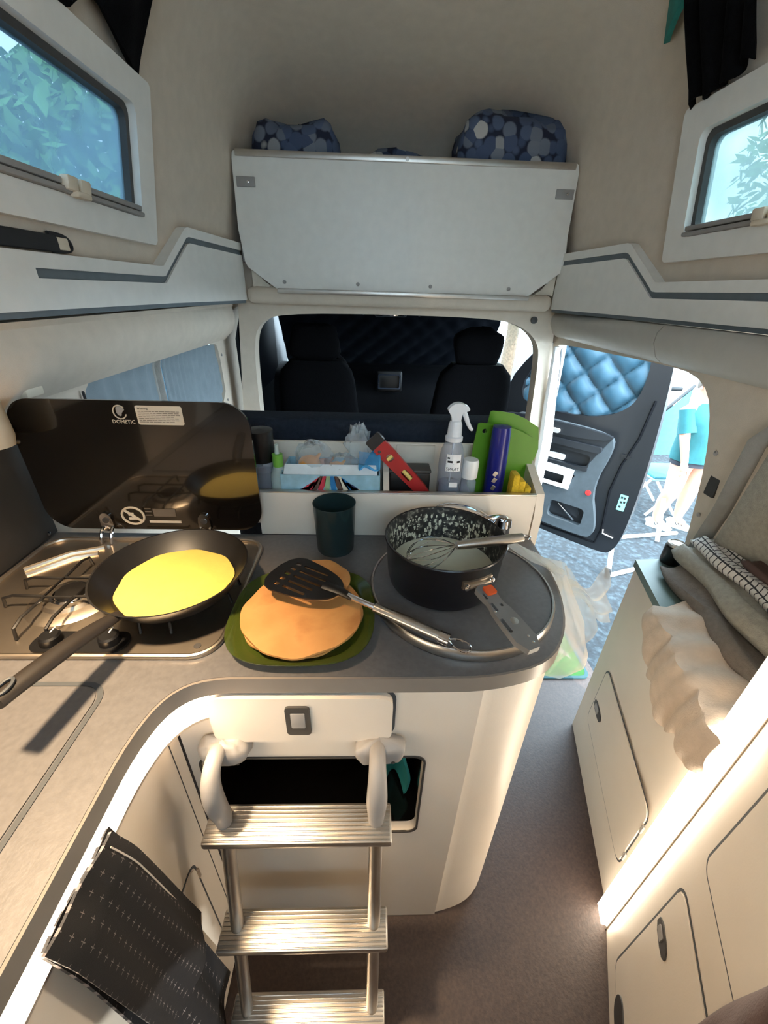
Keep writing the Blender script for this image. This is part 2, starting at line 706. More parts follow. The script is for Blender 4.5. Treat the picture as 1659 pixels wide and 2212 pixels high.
def roof_section(y):
    zc = pw(y, [(.8, 2.36), (1.5, 2.33), (2.0, 2.27), (2.3, 2.2), (2.55, 2.05), (2.7, 1.85)])
    out = []
    for sgn in (-1, 1):
        side = []
        for z in (1.40, 1.43, 1.5, 1.6, 1.67, 1.8, 1.9):
            zz = min(z, zc - .1)
            side.append((XC + sgn * ((hw(zz) if z > 1.45 else .885) - taper(y, 1.5)), zz))
        w0 = hw(1.9) - taper(y, 1.9)
        top = zc
        base = min(1.9, zc - .1)
        for k in range(1, 8):
            a = math.radians(90 * k / 7)
            rr = .16
            side.append((XC + sgn * (w0 - .05 * math.sin(a) - rr * (1 - math.cos(a))), base + (top - base) * math.sin(a) ** .9))
        out.append(side)
    L, R = out
    l, rr = L[-1], R[-1]
    mid = [(lerp(l[0], rr[0], k / 6), l[1] + .02 * math.sin(math.pi * k / 6)) for k in range(1, 6)]
    return L + mid + R[::-1]


b = BM()
secs = [roof_section(y) for y in ys]
n = len(secs[0])
b.add([(x, y, z) for y, s_ in zip(ys, secs) for x, z in s_],
      [(i * n + j, i * n + j + 1, (i + 1) * n + j + 1, (i + 1) * n + j) for i in range(len(ys) - 1) for j in range(n - 1)])
# closed rear and front ends
k = (len(ys) - 1) * n
b.f.append(tuple(range(k, k + n)))
rear_hole = rrect(-.32, .58, 1.62, 2.1, .05)
b.prism([(x, z) for x, z in secs[0]], -.93, -.9, 'XZ', [rear_hole])


def in_window(v):
    return .62 < v[1] < 1.42 and 1.655 < v[2] < 1.905 and abs(v[0] - XC) > .7


b2 = BM()
# re-cut: insert window openings by rebuilding the side walls around them
holes_y = (.55, 1.43)
holes_z = (1.665, 1.905)
keep = []
for f in b.f:
    if len(f) == 4:
        cs = [b.v[i] for i in f]
        cy = sum(c[1] for c in cs) / 4
        cz = sum(c[2] for c in cs) / 4
        cx = sum(c[0] for c in cs) / 4
        if abs(cx - XC) > .7 and 1.6 < cz < 1.91 and .3 < cy < 1.5:
            continue
    keep.append(f)
b.f = keep


def wall_pt(sgn, y, z, inset=0.):
    return (XC + sgn * (hw(z) - taper(y, z) - inset), y, z)


for sgn in (-1, 1):
    Y = [.3, holes_y[0], 1.0, 1.2, holes_y[1], 1.5]
    Z = [1.6, holes_z[0], 1.8, holes_z[1] - .005]
    for i in range(5):
        for j in range(3):
            if 1 <= i <= 3 and 1 <= j <= 2:
                continue
            q = [wall_pt(sgn, Y[i + di], min(Z[j + dj], 1.9)) for di, dj in ((0, 0), (1, 0), (1, 1), (0, 1))]
            b.add(q, [(0, 1, 2, 3)])
w4 = thing('window_4', 'rear roof window behind the viewer', 'window', (.13, -.92, 1.6), kind='structure')
link('window_frame', BM().prism(rrect(-.36, .62, 1.58, 2.14, .06), -.9, -.885, 'XZ', [rear_hole]), 'panel_white', w4)
link('pane', BM().prism(rear_hole, -.92, -.915, 'XZ'), 'clear_film', w4)
struct('ceiling', b, 'beige_wall', 'beige vaulted lining of the high roof', 'ceiling', 50)


# lower side walls ----------------------------------------------------------
def side_wall(sgn, outer, holes, x_in=0., th=.03):
    """outline in (y,z) draped on the leaning body side"""
    b = BM()
    b.prism(outer, 0, th, 'YZ', holes)
    me = D.meshes.new('t')
    me.from_pydata(b.v, [], b.f)
    bm = bmesh.new()
    bm.from_mesh(me)
    D.meshes.remove(me)
    for zz in (.4, .8, 1.0, 1.2, 1.25, 1.3, 1.36):
        bmesh.ops.bisect_plane(bm, geom=bm.verts[:] + bm.edges[:] + bm.faces[:], plane_co=(0, 0, zz), plane_no=(0, 0, 1))
    b = BM().take(bm)
    b.v = [(XC + sgn * ((hw(v[2]) if sgn > 0 else hwl(v[2])) + x_in + v[0]), v[1], v[2]) for v in b.v]
    return b


zs = [0, .4, .8, 1.0, 1.2, 1.3, 1.42]
ap = chaikin([(2.24, -.03), (2.25, .9), (2.245, 1.2), (2.2, 1.285), (2.1, 1.295), (1.7, 1.308), (1.33, 1.318), (1.2, 1.313), (1.13, 1.274), (1.095, 1.2), (1.07, 1.1), (1.055, .95), (1.045, .75), (1.04, .3), (1.04, -.03)], 1, False)
outer = [(2.24, -.03), (2.42, -.03), (2.42, 1.43)] + [(y, 1.43) for y in (2.0, 1.6, 1.2, .8, .4, 0, -.4)] + [(-.9, 1.43), (-.9, -.03), (1.04, -.03)] + ap[::-1][1:-1]
b = side_wall(1, outer, [])
o = tag(link('wall_right', b, 'beige_wall', None, 40), 'grey beige side wall with the open sliding door', 'wall', kind='structure')
WR = o
for yy, zz in ((1.12, 1.36), (1.04, 1.13), (1.03, .94), (1.6, 1.345)):
    q = BM().lathe([(.0001, 0), (.006, .001), (.007, .004), (.0001, .007)], (0, 0, 0), 10, Matrix.Translation((XC + hw(zz), yy, zz)) @ Matrix.Rotation(math.radians(-90), 4, 'Y'))
    link('screw_cap', q, 'grey_plastic', o)
q = BM().prism(rrect(1.0, 1.035, 1.01, 1.07, .004), XC + hw(1.04) - .003, XC + hw(1.04) + .01, 'YZ')
link('cover_plate', q, 'dark_grey', o)
# soft rounded rail over the sliding door with its seam
b = BM()
prof = [(0, 1.432), (-.03, 1.43), (-.045, 1.41), (-.045, 1.38), (-.025, 1.34), (0, 1.322), (.03, 1.32), (.03, 1.432)]
for y0, y1 in ((-.2, 1.35), (1.354, 2.2)):
    pts = []
    for y in (y0, y1):
        pts += [(XC + hw(1.38) + dx, y, z) for dx, z in prof]
    m_ = len(prof)
    b.add(pts, [(i, (i + 1) % m_, (i + 1) % m_ + m_, i + m_) for i in range(m_)] + [tuple(range(m_)), tuple(range(m_, 2 * m_))[::-1]])
struct('trim_1', b, 'trim_grey', 'rounded grey trim rail above the sliding door', 'trim', 60)

# left wall with a curtained window
wo = [(1.0, 1.0), (1.10, 1.26), (1.16, 1.298), (1.33, 1.303), (1.6, 1.295), (2.07, 1.265), (2.14, 1.24), (2.14, .9), (1.0, .9)]
outer = [(-.9, -.03), (2.42, -.03), (2.42, 1.43)] + [(y, 1.43) for y in (2.0, 1.6, 1.2, .8, .4, 0, -.4)] + [(-.9, 1.43)]
b = side_wall(-1, outer, [chaikin(wo, 2)])
o = tag(link('wall_left', b, 'beige_wall', None, 40), 'beige side wall beside the hob', 'wall', kind='structure')
q = BM()
m_ = len(prof)
prof = [(0, 1.432), (-.012, 1.43), (-.022, 1.415), (-.03, 1.38), (-.028, 1.345), (-.012, 1.31), (.02, 1.28), (.03, 1.27), (.03, 1.432)]
m_ = len(prof)
pts = []
for y in (-.2, 1.2, 2.2):
    pts += [(XC - .835 - dx, y, z) for dx, z in prof]
q.add(pts, [(k * m_ + i, k * m_ + (i + 1) % m_, (k + 1) * m_ + (i + 1) % m_, (k + 1) * m_ + i) for k in (0, 1) for i in range(m_)])
link('rail', q, 'beige_wall', o, 80)
for yy, zz in ((2.16, 1.2), (2.15, .98)):
    q = BM().lathe([(.0001, 0), (.006, .001), (.007, .004), (.0001, .007)], (0, 0, 0), 10, Matrix.Translation((XC - hwl(zz), yy, zz)) @ Matrix.Rotation(math.radians(90), 4, 'Y'))
    link('screw_cap', q, 'grey_plastic', o)

w3 = thing('window_3', 'curtained side window behind the raised hob lid', 'window', (-.74, 1.55, .9), kind='structure')
q = BM().prism(chaikin(wo, 2), XC - .92, XC - .91, 'YZ')
q.v = [(v[0] - .02 + (.885 - hwl(v[2])), v[1], v[2]) for v in q.v]
link('pane', q, 'pane_left', w3)


def curtain(y0, y1, z0, z1, waves, amp, x, ztop=None):
    def fn(u, v):
        y = lerp(y0, y1, u)
        zt = ztop(y) if ztop else z1
        z = lerp(z0, zt, v)
        return (XC - (hwl(z) + .012) + amp * math.sin(u * waves * 6.28) * (.6 + .4 * v) + x, y, z)
    return BM().grid(fn, 60, 8, .003)


zt = lambda y: pw(y, [(1.1, 1.27), (1.3, 1.296), (1.6, 1.288), (2.14, 1.25)])
for i, (a, c, wv) in enumerate(((1.08, 1.49, 5), (1.56, 1.80, 6), (1.80, 2.14, 6))):
    link('curtain', curtain(a, c, .9, 1.3, wv, .006, 0, zt), 'curtain_blue', w3, 60)
link('curtain', curtain(1.49, 1.56, .9, 1.3, 1.5, .012, -.01, zt), 'mosquito', w3, 60)
q = BM()
for y in (1.16, 1.23, 1.29, 1.36, 1.43, 1.62, 1.95):
    q.box((XC - hwl(1.29) + .004, y, zt(y) + .006), (.006, .012, .005), .001)
link('curtain_glider', q, 'dark_grey', w3)
q = BM().box((XC - hwl(1.25) + .008, 1.08, 1.23), (.006, .006, .045), .002)
link('pull_strap', q, 'strap', w3)


# ledge trims ---------------------------------------------------------------
def face_hw(y):
    return pw(y, [(.5, .80), (1.0, .797), (1.5, .785), (2.12, .712)])


def ledge(sgn, name, label, gy0):
    o = thing(name, label, 'trim', (XC + sgn * .8, 1.0, 1.43), kind='structure')
    ztop = lambda y: pw(y, [(1.48, 1.55), (1.49, 1.552), (1.66, 1.668), (1.68, 1.673), (2.12, 1.668)])
    YS = [-.3, .5, .8, gy0, 1.0, 1.2, 1.4, 1.47, 1.49, 1.54, 1.6, 1.66, 1.68, 1.8, 1.95, 2.12]
    YS = sorted(set(YS))

    def strip(z0, z1, t0, t1, yl, mat, nm):
        q = BM()
        vs, fs = [], []
        for y in yl:
            h = face_hw(y)
            for hh, zf in ((h + t0, z0), (h + t0, z1), (h + t1, z1), (h + t1, z0)):
                vs.append((XC + sgn * hh, y, zf(y)))
        for i in range(len(yl) - 1):
            for k in range(4):
                fs.append((i * 4 + k, i * 4 + (k + 1) % 4, (i + 1) * 4 + (k + 1) % 4, (i + 1) * 4 + k))
        e = (len(yl) - 1) * 4
        fs += [(0, 1, 2, 3), (e + 3, e + 2, e + 1, e)]
        q.add(vs, fs)
        return link(nm, q, mat, o, 30)
    strip(lambda y: ztop(y) - .028, ztop, 0, .05, YS, 'panel_white', 'top_band')
    strip(lambda y: ztop(y) - .046, lambda y: ztop(y) - .028, .007, .05, [y for y in YS if y >= gy0], 'groove_grey', 'groove')
    strip(lambda y: ztop(y) - .046, lambda y: ztop(y) - .028, 0, .05, [y for y in YS if y <= gy0], 'panel_white', 'end_band')
    strip(lambda y: 1.447, lambda y: ztop(y) - .046, 0, .05, YS, 'panel_white', 'lower_panel')
    strip(lambda y: 1.435, lambda y: 1.447, .006, .05, YS, 'groove_grey', 'shadow_gap')
    return o


ledge(-1, 'trim_2', 'white stepped ledge panel with a grey groove under the left roof window', .945)
ledge(1, 'trim_3', 'white stepped ledge panel with a grey groove above the sliding door', .5)


# roof windows --------------------------------------------------------------
def roof_window(sgn, name, label, pm):
    o = thing(name, label, 'window', (XC + sgn * .8, 1.0, 1.6), kind='structure')

    def drape(b, inset):
        b.v = [(XC + sgn * (hw(min(v[2], 1.98)) - inset - v[0]), v[1], v[2]) for v in b.v]
        return b
    q = BM().prism(rrect(.4, 1.505, 1.605, 1.965, .02), 0, .02, 'YZ', [rrect(.55, 1.43, 1.665, 1.905, .025)])
    link('window_frame', drape(q, 0), 'panel_white', o)
    q = BM().prism(rrect(.53, 1.445, 1.65, 1.92, .03), -.03, -.0, 'YZ', [rrect(.565, 1.415, 1.682, 1.89, .025)])
    link('rubber_seal', drape(q, .0), 'dark_grey', o)
    q = BM().prism(rrect(.555, 1.425, 1.672, 1.9, .025), -.022, -.018, 'YZ')
    link('pane', drape(q, .0), pm, o)
    q = BM().box((.012, .985, 1.685), (.03, .86, .012), .003).box((.014, .985, 1.671), (.036, .87, .010), .003)
    rail = link('blind_rail', drape(q, 0), 'grey_plastic', o)
    q = BM()
    for yy in (1.10, 1.145):
        q.box((.03, yy, 1.683), (.02, .035, .026), .004)
    q.box((.034, 1.13, 1.666), (.02, .05, .012), .004)
    link('latch', drape(q, 0), 'print_pale', rail)
    return o


roof_window(-1, 'window_1', 'hinged roof window with a blue tinted pane above the hob', 'pane_left')
roof_window(1, 'window_2', 'hinged roof window with a greenish tinted pane above the towels', 'pane_right')

# black flaps above the roof windows
for sgn, name, lab, y0, y1, z0f in ((-1, 'blackout_flap', 'black fabric flap hanging above the left roof window', .5, 1.46, None),
                                    (1, 'blackout_flap', 'black fabric flap hanging above the right roof window', 1.27, 1.47, None)):
    def fn(u, v, sgn=sgn, y0=y0, y1=y1):
        y = lerp(y0, y1, u)
        notch = .05 * math.exp(-((u - .8) / .06) ** 2) if sgn < 0 else .02 * math.exp(-((u - .1) / .2) ** 2)
        zb = 1.968 + notch + .006 * math.sin(u * 17)
        zz = lerp(zb, 2.32, v)
        w = pw(zz, [(1.9, .77), (2.0, .755), (2.1, .725), (2.2, .69), (2.32, .6)])
        return (XC + sgn * (w - .03 - .012 * math.sin(u * 23 + v * 3) - .02 * math.sin(v * 3.1)), y + .06 * v * (1 if u > .5 else -.4), zz)
    tag(link(name, BM().grid(fn, 40, 14, .012), 'dark_cloth', None, 60), lab, 'curtain')
tag(link('green_pouch', BM().grid(lambda u, v: (XC + .70 - .05 * math.sin(3.14 * u) - .03 * v, lerp(1.30, 1.62, u), lerp(2.16, 2.33, v) + .02 * math.sin(u * 5)), 16, 8, .015), 'teal_cloth', None, 60),
    'dark green fabric pouch tucked over the right black flap', 'pouch')

# strap lying on the left ledge
s_ = thing('strap', 'black strap with a pale end loop lying on the left ledge', 'strap', (-.68, 1.0, 1.552))
link('band', BM().box((-.680, .9, 1.57), (.014, .3, .032), .006), 'strap', s_)
link('end_loop', BM().tube([(-.680, y, z) for y, z in chaikin([(1.03, 1.556), (1.09, 1.558), (1.1, 1.57), (1.085, 1.587), (1.03, 1.588)], 2, False)], .004), 'strap', s_)
link('end_piece', BM().box((-.680, 1.062, 1.571), (.01, .046, .024), .003), 'print_pale', s_)

# ------------------------------------------------------------------ cab bulkhead frame
op = chaikin([(-.61, .3), (-.605, 1.0), (-.597, 1.25), (-.56, 1.345), (-.46, 1.392), (.1, 1.402), (.62, 1.396), (.76, 1.36), (.845, 1.29), (.865, 1.2), (.885, .9), (.9, .3)], 2, False)
outer = [(-.76, .3), (-.76, 1.56), (-.62, 1.60), (.88, 1.60), (1.0, 1.56), (1.0, .3)]
b = BM().prism(outer[::-1] + op, 2.2, 2.28, 'XZ')
b.v = [(max(XC - hw(v[2]) + taper(2.2, v[2]) - .01, min(XC + hw(v[2]) - taper(2.2, v[2]) + .01, v[0])), v[1], v[2]) for v in b.v]
o = tag(link('wall_front', b, 'beige_wall', None, 40), 'beige frame of the opening to the driver cab', 'wall', kind='structure')
link('bolt', BM().lathe([(.0001, 0), (.016, .002), (.016, .012), (.0001, .014)], (0, 0, 0), 16, Matrix.Translation((.80, 2.2, 1.395)) @ Matrix.Rotation(math.radians(90), 4, 'X')), 'dark_grey', o)
q = BM().box((.13, 2.15, 1.47), (1.42, .1, .07), .03, seg=4)
link('header_roll', q, 'beige_wall', o)
# door pillar with its white seal strip
b = BM().prism([(2.24, -.05), (2.30, -.05), (2.30, 1.3), (2.24, 1.29)], 0, .09, 'YZ')
b.v = [(XC + hw(v[2]) - .02 + v[0], v[1], v[2]) for v in b.v]
o = tag(link('trim_4', b, 'trim_grey', None), 'pale pillar between the cab opening and the sliding door', 'trim', kind='structure')
q = BM().tube([(XC + hw(z) + .035, 2.235, z) for z in (-.05, .4, .8, 1.0, 1.15, 1.25, 1.29)], .012, 8)
link('rubber_seal', q, 'black_plastic', o)
b = BM().tube([(XC + hw(z) - .015, 2.17 + .01 * math.sin(z * 9), z) for z in (.2, .5, .8, 1.0, 1.2, 1.28)], [.028, .03, .035, .03, .022, .015], 10)
tag(link('curtain_bundle', b, 'white_plastic', None), 'narrow white curtain gathered along the door pillar', 'curtain')

# ------------------------------------------------------------------ roof locker
RL = thing('roof_locker', 'wide pale roof locker front above the cab', 'locker', (.13, 2.1, 1.485))
pan = [(-.556, 1.977), (-.568, 1.97), (-.572, 1.95), (-.579, 1.72), (-.566, 1.60), (-.556, 1.578), (-.43, 1.492), (.716, 1.498), (.853, 1.60), (.857, 1.64), (.845, 1.73), (.838, 1.95), (.832, 1.972), (.82, 1.98)]
b = BM().prism(pan, 2.1, 2.118, 'XZ')
link('front_panel', b, 'panel_white', RL)
b = BM().box((.132, 2.095, 1.967), (1.375, .012, .022), .003)
rail = link('top_rail', b, 'aluminium', RL)
link('screw', BM().lathe([(.0001, 0), (.007, .001), (.007, .004), (.0001, .005)], (0, 0, 0), 12, Matrix.Translation((.13, 2.089, 1.967)) @ Matrix.Rotation(math.radians(90), 4, 'X')), 'white_plastic', rail)
b = BM().box((.142, 2.094, 1.49), (1.15, .026, .02), .004)
link('bottom_rail', b, 'aluminium', RL)
for x in (-.525, .795):
    br = link('corner_bracket', BM().box((x, 2.097, 1.876), (.075, .006, .034), .002), 'grey_plastic', RL)
    link('screw', BM().lathe([(.0001, 0), (.005, .001), (.005, .003), (.0001, .004)], (0, 0, 0), 10, Matrix.Translation((x + .01, 2.093, 1.876)) @ Matrix.Rotation(math.radians(90), 4, 'X')), 'chrome', br)
for x in (-.4, -.07, .26, .62):
    link('screw_cap', BM().lathe([(.0001, 0), (.008, .001), (.008, .004), (.0001, .005)], (0, 0, 0), 12, Matrix.Translation((x, 2.099, 1.525)) @ Matrix.Rotation(math.radians(90), 4, 'X')), 'grey_plastic', RL)
for x in (-.575, .845):
    b = BM().prism([(2.119, 1.6), (2.119, 1.95), (2.2, 1.95), (2.2, 1.6)], x - .004, x + .004, 'YZ')
    link('side_panel', b, 'grey_plastic', RL)
for sgn, x in ((-1, -.53), (1, .82)):
    b = BM().grid(lambda u, v: (x + sgn * .02 - sgn * .10 * u, 2.125 + .015 * math.sin(u * 4), lerp(1.58 - .09 * u, 1.5, v) + .006 * math.sin(u * 9)), 10, 6, .006)
    link('corner_cover', b, 'foam', RL)
b = BM().box((.132, 2.38, 1.56), (1.36, .5, .02), .003)
link('shelf', b, 'panel_white', RL)


# bedding in the locker
def pillow(c, d, seed, lean=0):
    rnd = random.Random(seed)
    ph = [rnd.uniform(0, 6.28) for _ in range(6)]
    b = BM()
    nu, nv = 26, 14
    vs, fs = [], []
    for j in range(nv + 1):
        th_ = math.pi * j / nv
        for i in range(nu):
            a = 2 * math.pi * i / nu
            x, y, z = math.sin(th_) * math.cos(a), math.sin(th_) * math.sin(a), math.cos(th_)
            e = .6
            f = lambda t: math.copysign(abs(t) ** e, t)
            k = 1 + .06 * math.sin(3 * a + ph[0]) + .05 * math.sin(5 * th_ + ph[1]) + .03 * math.sin(7 * a + 4 * th_ + ph[2])
            vs.append((c[0] + d[0] * f(x) * k, c[1] + d[1] * f(y) * k + lean * z, c[2] + d[2] * f(z) * k))
    for j in range(nv):
        for i in range(nu):
            fs.append((j * nu + i, j * nu + (i + 1) % nu, (j + 1) * nu + (i + 1) % nu, (j + 1) * nu + i))
    return b.add(vs, fs)


tag(link('pillow', pillow((.575, 2.27, 1.88), (.255, .13, .28), 3), 'pebbles', None, 80), 'plump pebble-print pillow standing at the right end of the roof locker', 'pillow')
tag(link('duvet', pillow((-.325, 2.28, 1.84), (.20, .12, .26), 5), 'pebbles', None, 80), 'pebble-print duvet bunched at the left end of the roof locker', 'bedding')
tag(link('folded_blanket', pillow((.095, 2.33, 1.80), (.205, .12, .232), 9), 'pebbles', None, 80), 'low dark folded blanket between duvet and pillow in the locker', 'bedding')

# ------------------------------------------------------------------ cab
b = BM()
b.prism([(-.85, 2.3), (1.15, 2.3), (1.15, 3.75), (-.85, 3.75)], 1.42, 1.46)
struct('ceiling_1', b, 'dark_trim', 'dark headliner of the driver cab', 'ceiling')
b = BM().box((.14, 3.1, -.06), (2.0, 1.6, .04))
struct('floor_1', b, 'dark_trim', 'dark cab floor', 'floor')
b = BM().box((-.80, 3.1, .70), (.05, 1.66, 1.5), .01)
o = tag(link('door_1', b, 'dark_trim', None), 'dark driver door behind the left seat', 'door', kind='structure')
b = BM().box((-.77, 3.0, 1.1), (.02, .9, .45), .01)
link('quilted_cover', b, 'quilt_dark', o)
# dashboard
dash = thing('dashboard', 'black dashboard with centre console across the cab', 'dashboard', (.13, 3.45, .0))
b = BM().prism(chaikin([(3.25, .2), (3.2, .6), (3.22, .85), (3.35, .95), (3.75, .97), (3.75, .2)], 2), -.76, .95, 'YZ')
link('dash_body', b, 'dark_trim', dash)
b = BM().box((.13, 3.19, .90), (.2, .06, .16), .02)
scr = link('console_screen', b, 'black_plastic', dash)
link('bezel', BM().prism(rrect(.045, .215, .845, .955, .01), 3.150, 3.158, 'XZ', [rrect(.055, .205, .855, .945, .008)]), 'chrome', scr)
st = thing('steering_wheel', 'black steering wheel in front of the driver seat', 'steering wheel', (-.35, 3.1, .8))
ring = [(-.35 + .18 * math.cos(a), 3.12 + .06 * math.sin(a), .93 + .17 * math.sin(a)) for a in [2 * math.pi * i / 32 for i in range(32)]]
link('rim', BM().tube(ring, .014, 8, True), 'black_plastic', st)
link('hub', BM().lathe([(.0001, 0), (.06, .01), (.06, .04), (.0001, .05)], (-.35, 3.12, .91), 20, Matrix.Rotation(math.radians(70), 4, 'X')).box((-.35, 3.13, .93), (.32, .012, .03), .004), 'black_plastic', st)
# quilted windscreen cover: padded diamonds


def quilt(o, ux, uy, wx, wy, cell, depth, inside, res=9):
    """padded diamond quilting on the plane o+ux*x+uy*y, real relief"""
    b = BM()
    n_ = Vector(ux).cross(Vector(uy)).normalized()
    nx, ny = int(wx / cell * res), int(wy / cell * res)
    idx = {}
    for i in range(nx + 1):
        for j in range(ny + 1):
            x, y = wx * i / nx, wy * j / ny
            if not inside(x, y):
                continue
            a = (x + y) / cell
            c = (x - y) / cell
            h = (abs(math.sin(math.pi * a)) * abs(math.sin(math.pi * c))) ** .38
            rip = .05 * math.sin((x * 1.3 + y) * 70) * (1 - h)
            q = Vector(o) + Vector(ux) * x + Vector(uy) * y + n_ * depth * (h + rip)
            idx[i, j] = len(b.v)
            b.v.append(tuple(q))
    for i in range(nx):
        for j in range(ny):
            k = [(i, j), (i + 1, j), (i + 1, j + 1), (i, j + 1)]
            if all(t in idx for t in k):
                b.f.append(tuple(idx[t] for t in k))
    return b


ux = Vector((1, 0, 0))
uy = Vector((0, -.35, .5)).normalized()
b = quilt((-.75, 3.85, .92), ux, uy, 1.78, .56, .18, .022, lambda x, y: True, 7)
ws = tag(link('windscreen_cover', b, 'quilt_dark', None, 60), 'dark quilted thermal cover over the windscreen', 'cover')
b = BM().box((.13, 3.34, 1.36), (.24, .08, .05), .015)
mir = thing('rear_view_mirror', 'small dark rear view mirror at the top of the windscreen', 'mirror', (.13, 3.32, 1.3))
link('mirror_body', b, 'black_plastic', mir)
link('mirror_glass', BM().box((.13, 3.297, 1.36), (.2, .004, .035), .002), 'chrome', mir)
link('stem', BM().tube([(.13, 3.36, 1.38), (.13, 3.42, 1.43)], .01), 'black_plastic', mir)


def cab_seat(x, name, label):
    t = thing(name, label, 'seat', (x, 2.75, 0), 'cab seats')

    def back(u, v):
        a = 2 * math.pi * u
        w = pw(v, [(0, .23), (.5, .25), (.9, .22), (1, .15)])
        zz = .42 + .72 * v
        e = .5
        f = lambda q: math.copysign(abs(q) ** e, q)
        return (x + w * f(math.cos(a)), 2.66 - .16 * v + .065 * f(math.sin(a)), zz)
    b = BM().grid(back, 28, 12)
    b.f.append(tuple(i * 13 + 12 for i in range(28)))
    link('backrest', b, 'seat_cloth', t, 60)
    b = BM().box((x, 2.92, .42), (.5, .5, .16), .06, seg=4)
    link('seat', b, 'seat_cloth', t)
    link('headrest', pillow((x, 2.50, 1.23), (.14, .05, .10), int(x * 10) + 20), 'seat_cloth', t, 80)
    for s in (-.05, .05):
        link('headrest_post', BM().tube([(x + s, 2.5, 1.08), (x + s, 2.5, 1.2)], .008), 'chrome', t)
    link('pedestal', BM().box((x, 2.9, .16), (.4, .4, .34), .02), 'dark_trim', t)
    return t


cab_seat(-.33, 'driver_seat', 'black driver seat seen from behind on the left of the cab')
cab_seat(.62, 'passenger_seat', 'black passenger seat seen from behind next to the open door')
for sgn, lab in ((-1, 'dark sun visor folded over the driver seat'), (1, 'dark sun visor folded over the passenger seat')):
    v_ = thing('sun_visor', lab, 'visor', (.13 + sgn * .42, 3.25, 1.33), 'sun visors')
    link('visor_board', BM().box((.13 + sgn * .42, 3.25, 1.385), (.46, .16, .018), .008), 'dark_trim', v_)
    link('clip', BM().tube([(.13 + sgn * .2, 3.17, 1.375), (.13 + sgn * .2, 3.165, 1.35)], .006), 'chrome', v_)

# bench backrest behind the kitchen
bb = thing('bench_backrest', 'dark grey bench backrest right behind the kitchen', 'bench', (.08, 1.15, .4))
b = BM().box((.02, 1.13, .84), (.86, .12, .70), .03, seg=4)
link('cushion', b, 'bench_cloth', bb)
b = BM().box((.02, 1.40, .44), (.86, .42, .12), .04, seg=4)
link('seat', b, 'bench_cloth', bb)
b = BM().box((.02, 1.38, .19), (.8, .36, .38), .01)
link('plinth', b, 'furniture', bb)

# ------------------------------------------------------------------ passenger door, swung open
A = Vector((1.0, 3.22, 0))
B_ = Vector((1.8, 2.45, 0))
dx = (B_ - A).normalized()
dn = Vector((dx.y, -dx.x, 0))          # towards the inside face (camera side)
if dn.dot(Vector((0, 0, 0)) - A) < 0:
    dn = -dn
DM = Matrix((dx, Vector((0, 0, 1)), dn)).transposed().to_4x4()
DM.translation = A
PD = thing('passenger_door', 'black passenger door swung open beside the sliding door', 'vehicle door', tuple(A + Vector((0, 0, -.2))))
out_d = [(0, -.12), (.2, -.17), (1.0, -.2), (1.12, -.17), (1.15, .1), (1.14, .6), (1.11, 1.0), (1.07, 1.3), (.95, 1.36), (.5, 1.36), (.25, 1.2), (.02, .85)]
win_d = chaikin([(.13, .80), (.3, 1.2), (.5, 1.31), (.93, 1.30), (.975, 1.15), (.97, .98), (.93, .88), (.8, .79), (.5, .76)], 2)
b = BM().prism(chaikin(out_d, 2), -.09, 0, 'XY', [win_d], DM)
link('door_shell', b, 'door_black', PD)
# inner grey card and its pockets
card = [(.03, .05), (.06, .72), (.5, .72), (.88, .70), (.93, .62), (.86, .30), (.95, .05), (.96, -.06), (.9, -.10), (.3, -.08)]
pocket1 = rrect(.42, .80, .42, .53, .03)
pocket2 = chaikin([(.30, .22), (.30, .38), (.74, .38), (.70, .28), (.62, .22)], 1)
pocket3 = rrect(.60, .86, -.02, .12, .03)
b = BM().prism(chaikin(card, 2), .002, .05, 'XY', [pocket1, pocket2, pocket3], DM)
inner = link('door_card', b, 'door_grey', PD)
b = BM().prism(chaikin([(.08, .1), (.1, .6), (.85, .6), (.75, .2), (.85, 0), (.4, 0)], 1), .001, .008, 'XY', [], DM)
link('pocket_back', b, 'door_dark', inner)
link('dark_inlay', BM().prism(chaikin([(.08, .39), (.08, .73), (.92, .71), (.86, .60), (.765, .40)], 1), .05, .056, 'XY', [pocket1], DM), 'door_dark', inner)
b = BM().prism(rrect(.38, .86, .565, .61, .02), .05, .085, 'XY', [], DM)
link('armrest', b, 'door_dark', inner)
b = BM().prism(chaikin([(.1, .64), (.1, .73), (.90, .71), (.90, .66), (.6, .63)], 2), .045, .075, 'XY', [], DM)
link('window_sill_trim', b, 'door_dark', inner)
b = BM().prism(rrect(.46, .56, .645, .675, .012), .075, .095, 'XY', [], DM)
link('inner_handle', b, 'grey_plastic', inner)
b = BM().prism(rrect(.42, .80, .41, .435, .01), .03, .066, 'XY', [], DM)
link('pocket_lip', b, 'door_dark', inner)
b2_ = BM()
b2_.box((0, 0, 0), (.17, .012, .008), .003)
b2_.v = [tuple(DM @ Matrix.Translation((.73, .05, .03)) @ Matrix.Rotation(-.6, 4, 'Z') @ Vector(v)) for v in b2_.v]
link('speaker_trim', b2_, 'chrome', inner)
b = BM().lathe([(.0001, 0), (.02, .001), (.02, .006), (.0001, .007)], (0, 0, 0), 16, DM @ Matrix.Translation((.85, .26, .05)))
link('red_reflector', b, 'red_reflector', inner)
b = BM().prism(rrect(1.045, 1.095, .18, .30, .004), .0, .002, 'XY', [], DM)
st_ = link('sticker', b, 'sticker_teal', PD)
b = BM()
for x0, y0 in ((1.052, .27), (1.07, .27), (1.055, .235), (1.075, .24), (1.055, .2)):
    b.prism([(x0, y0), (x0 + .014, y0), (x0 + .014, y0 + .016), (x0, y0 + .016)], .002, .0026, 'XY', [], DM)
link('sticker_print', b, 'print_black', st_)
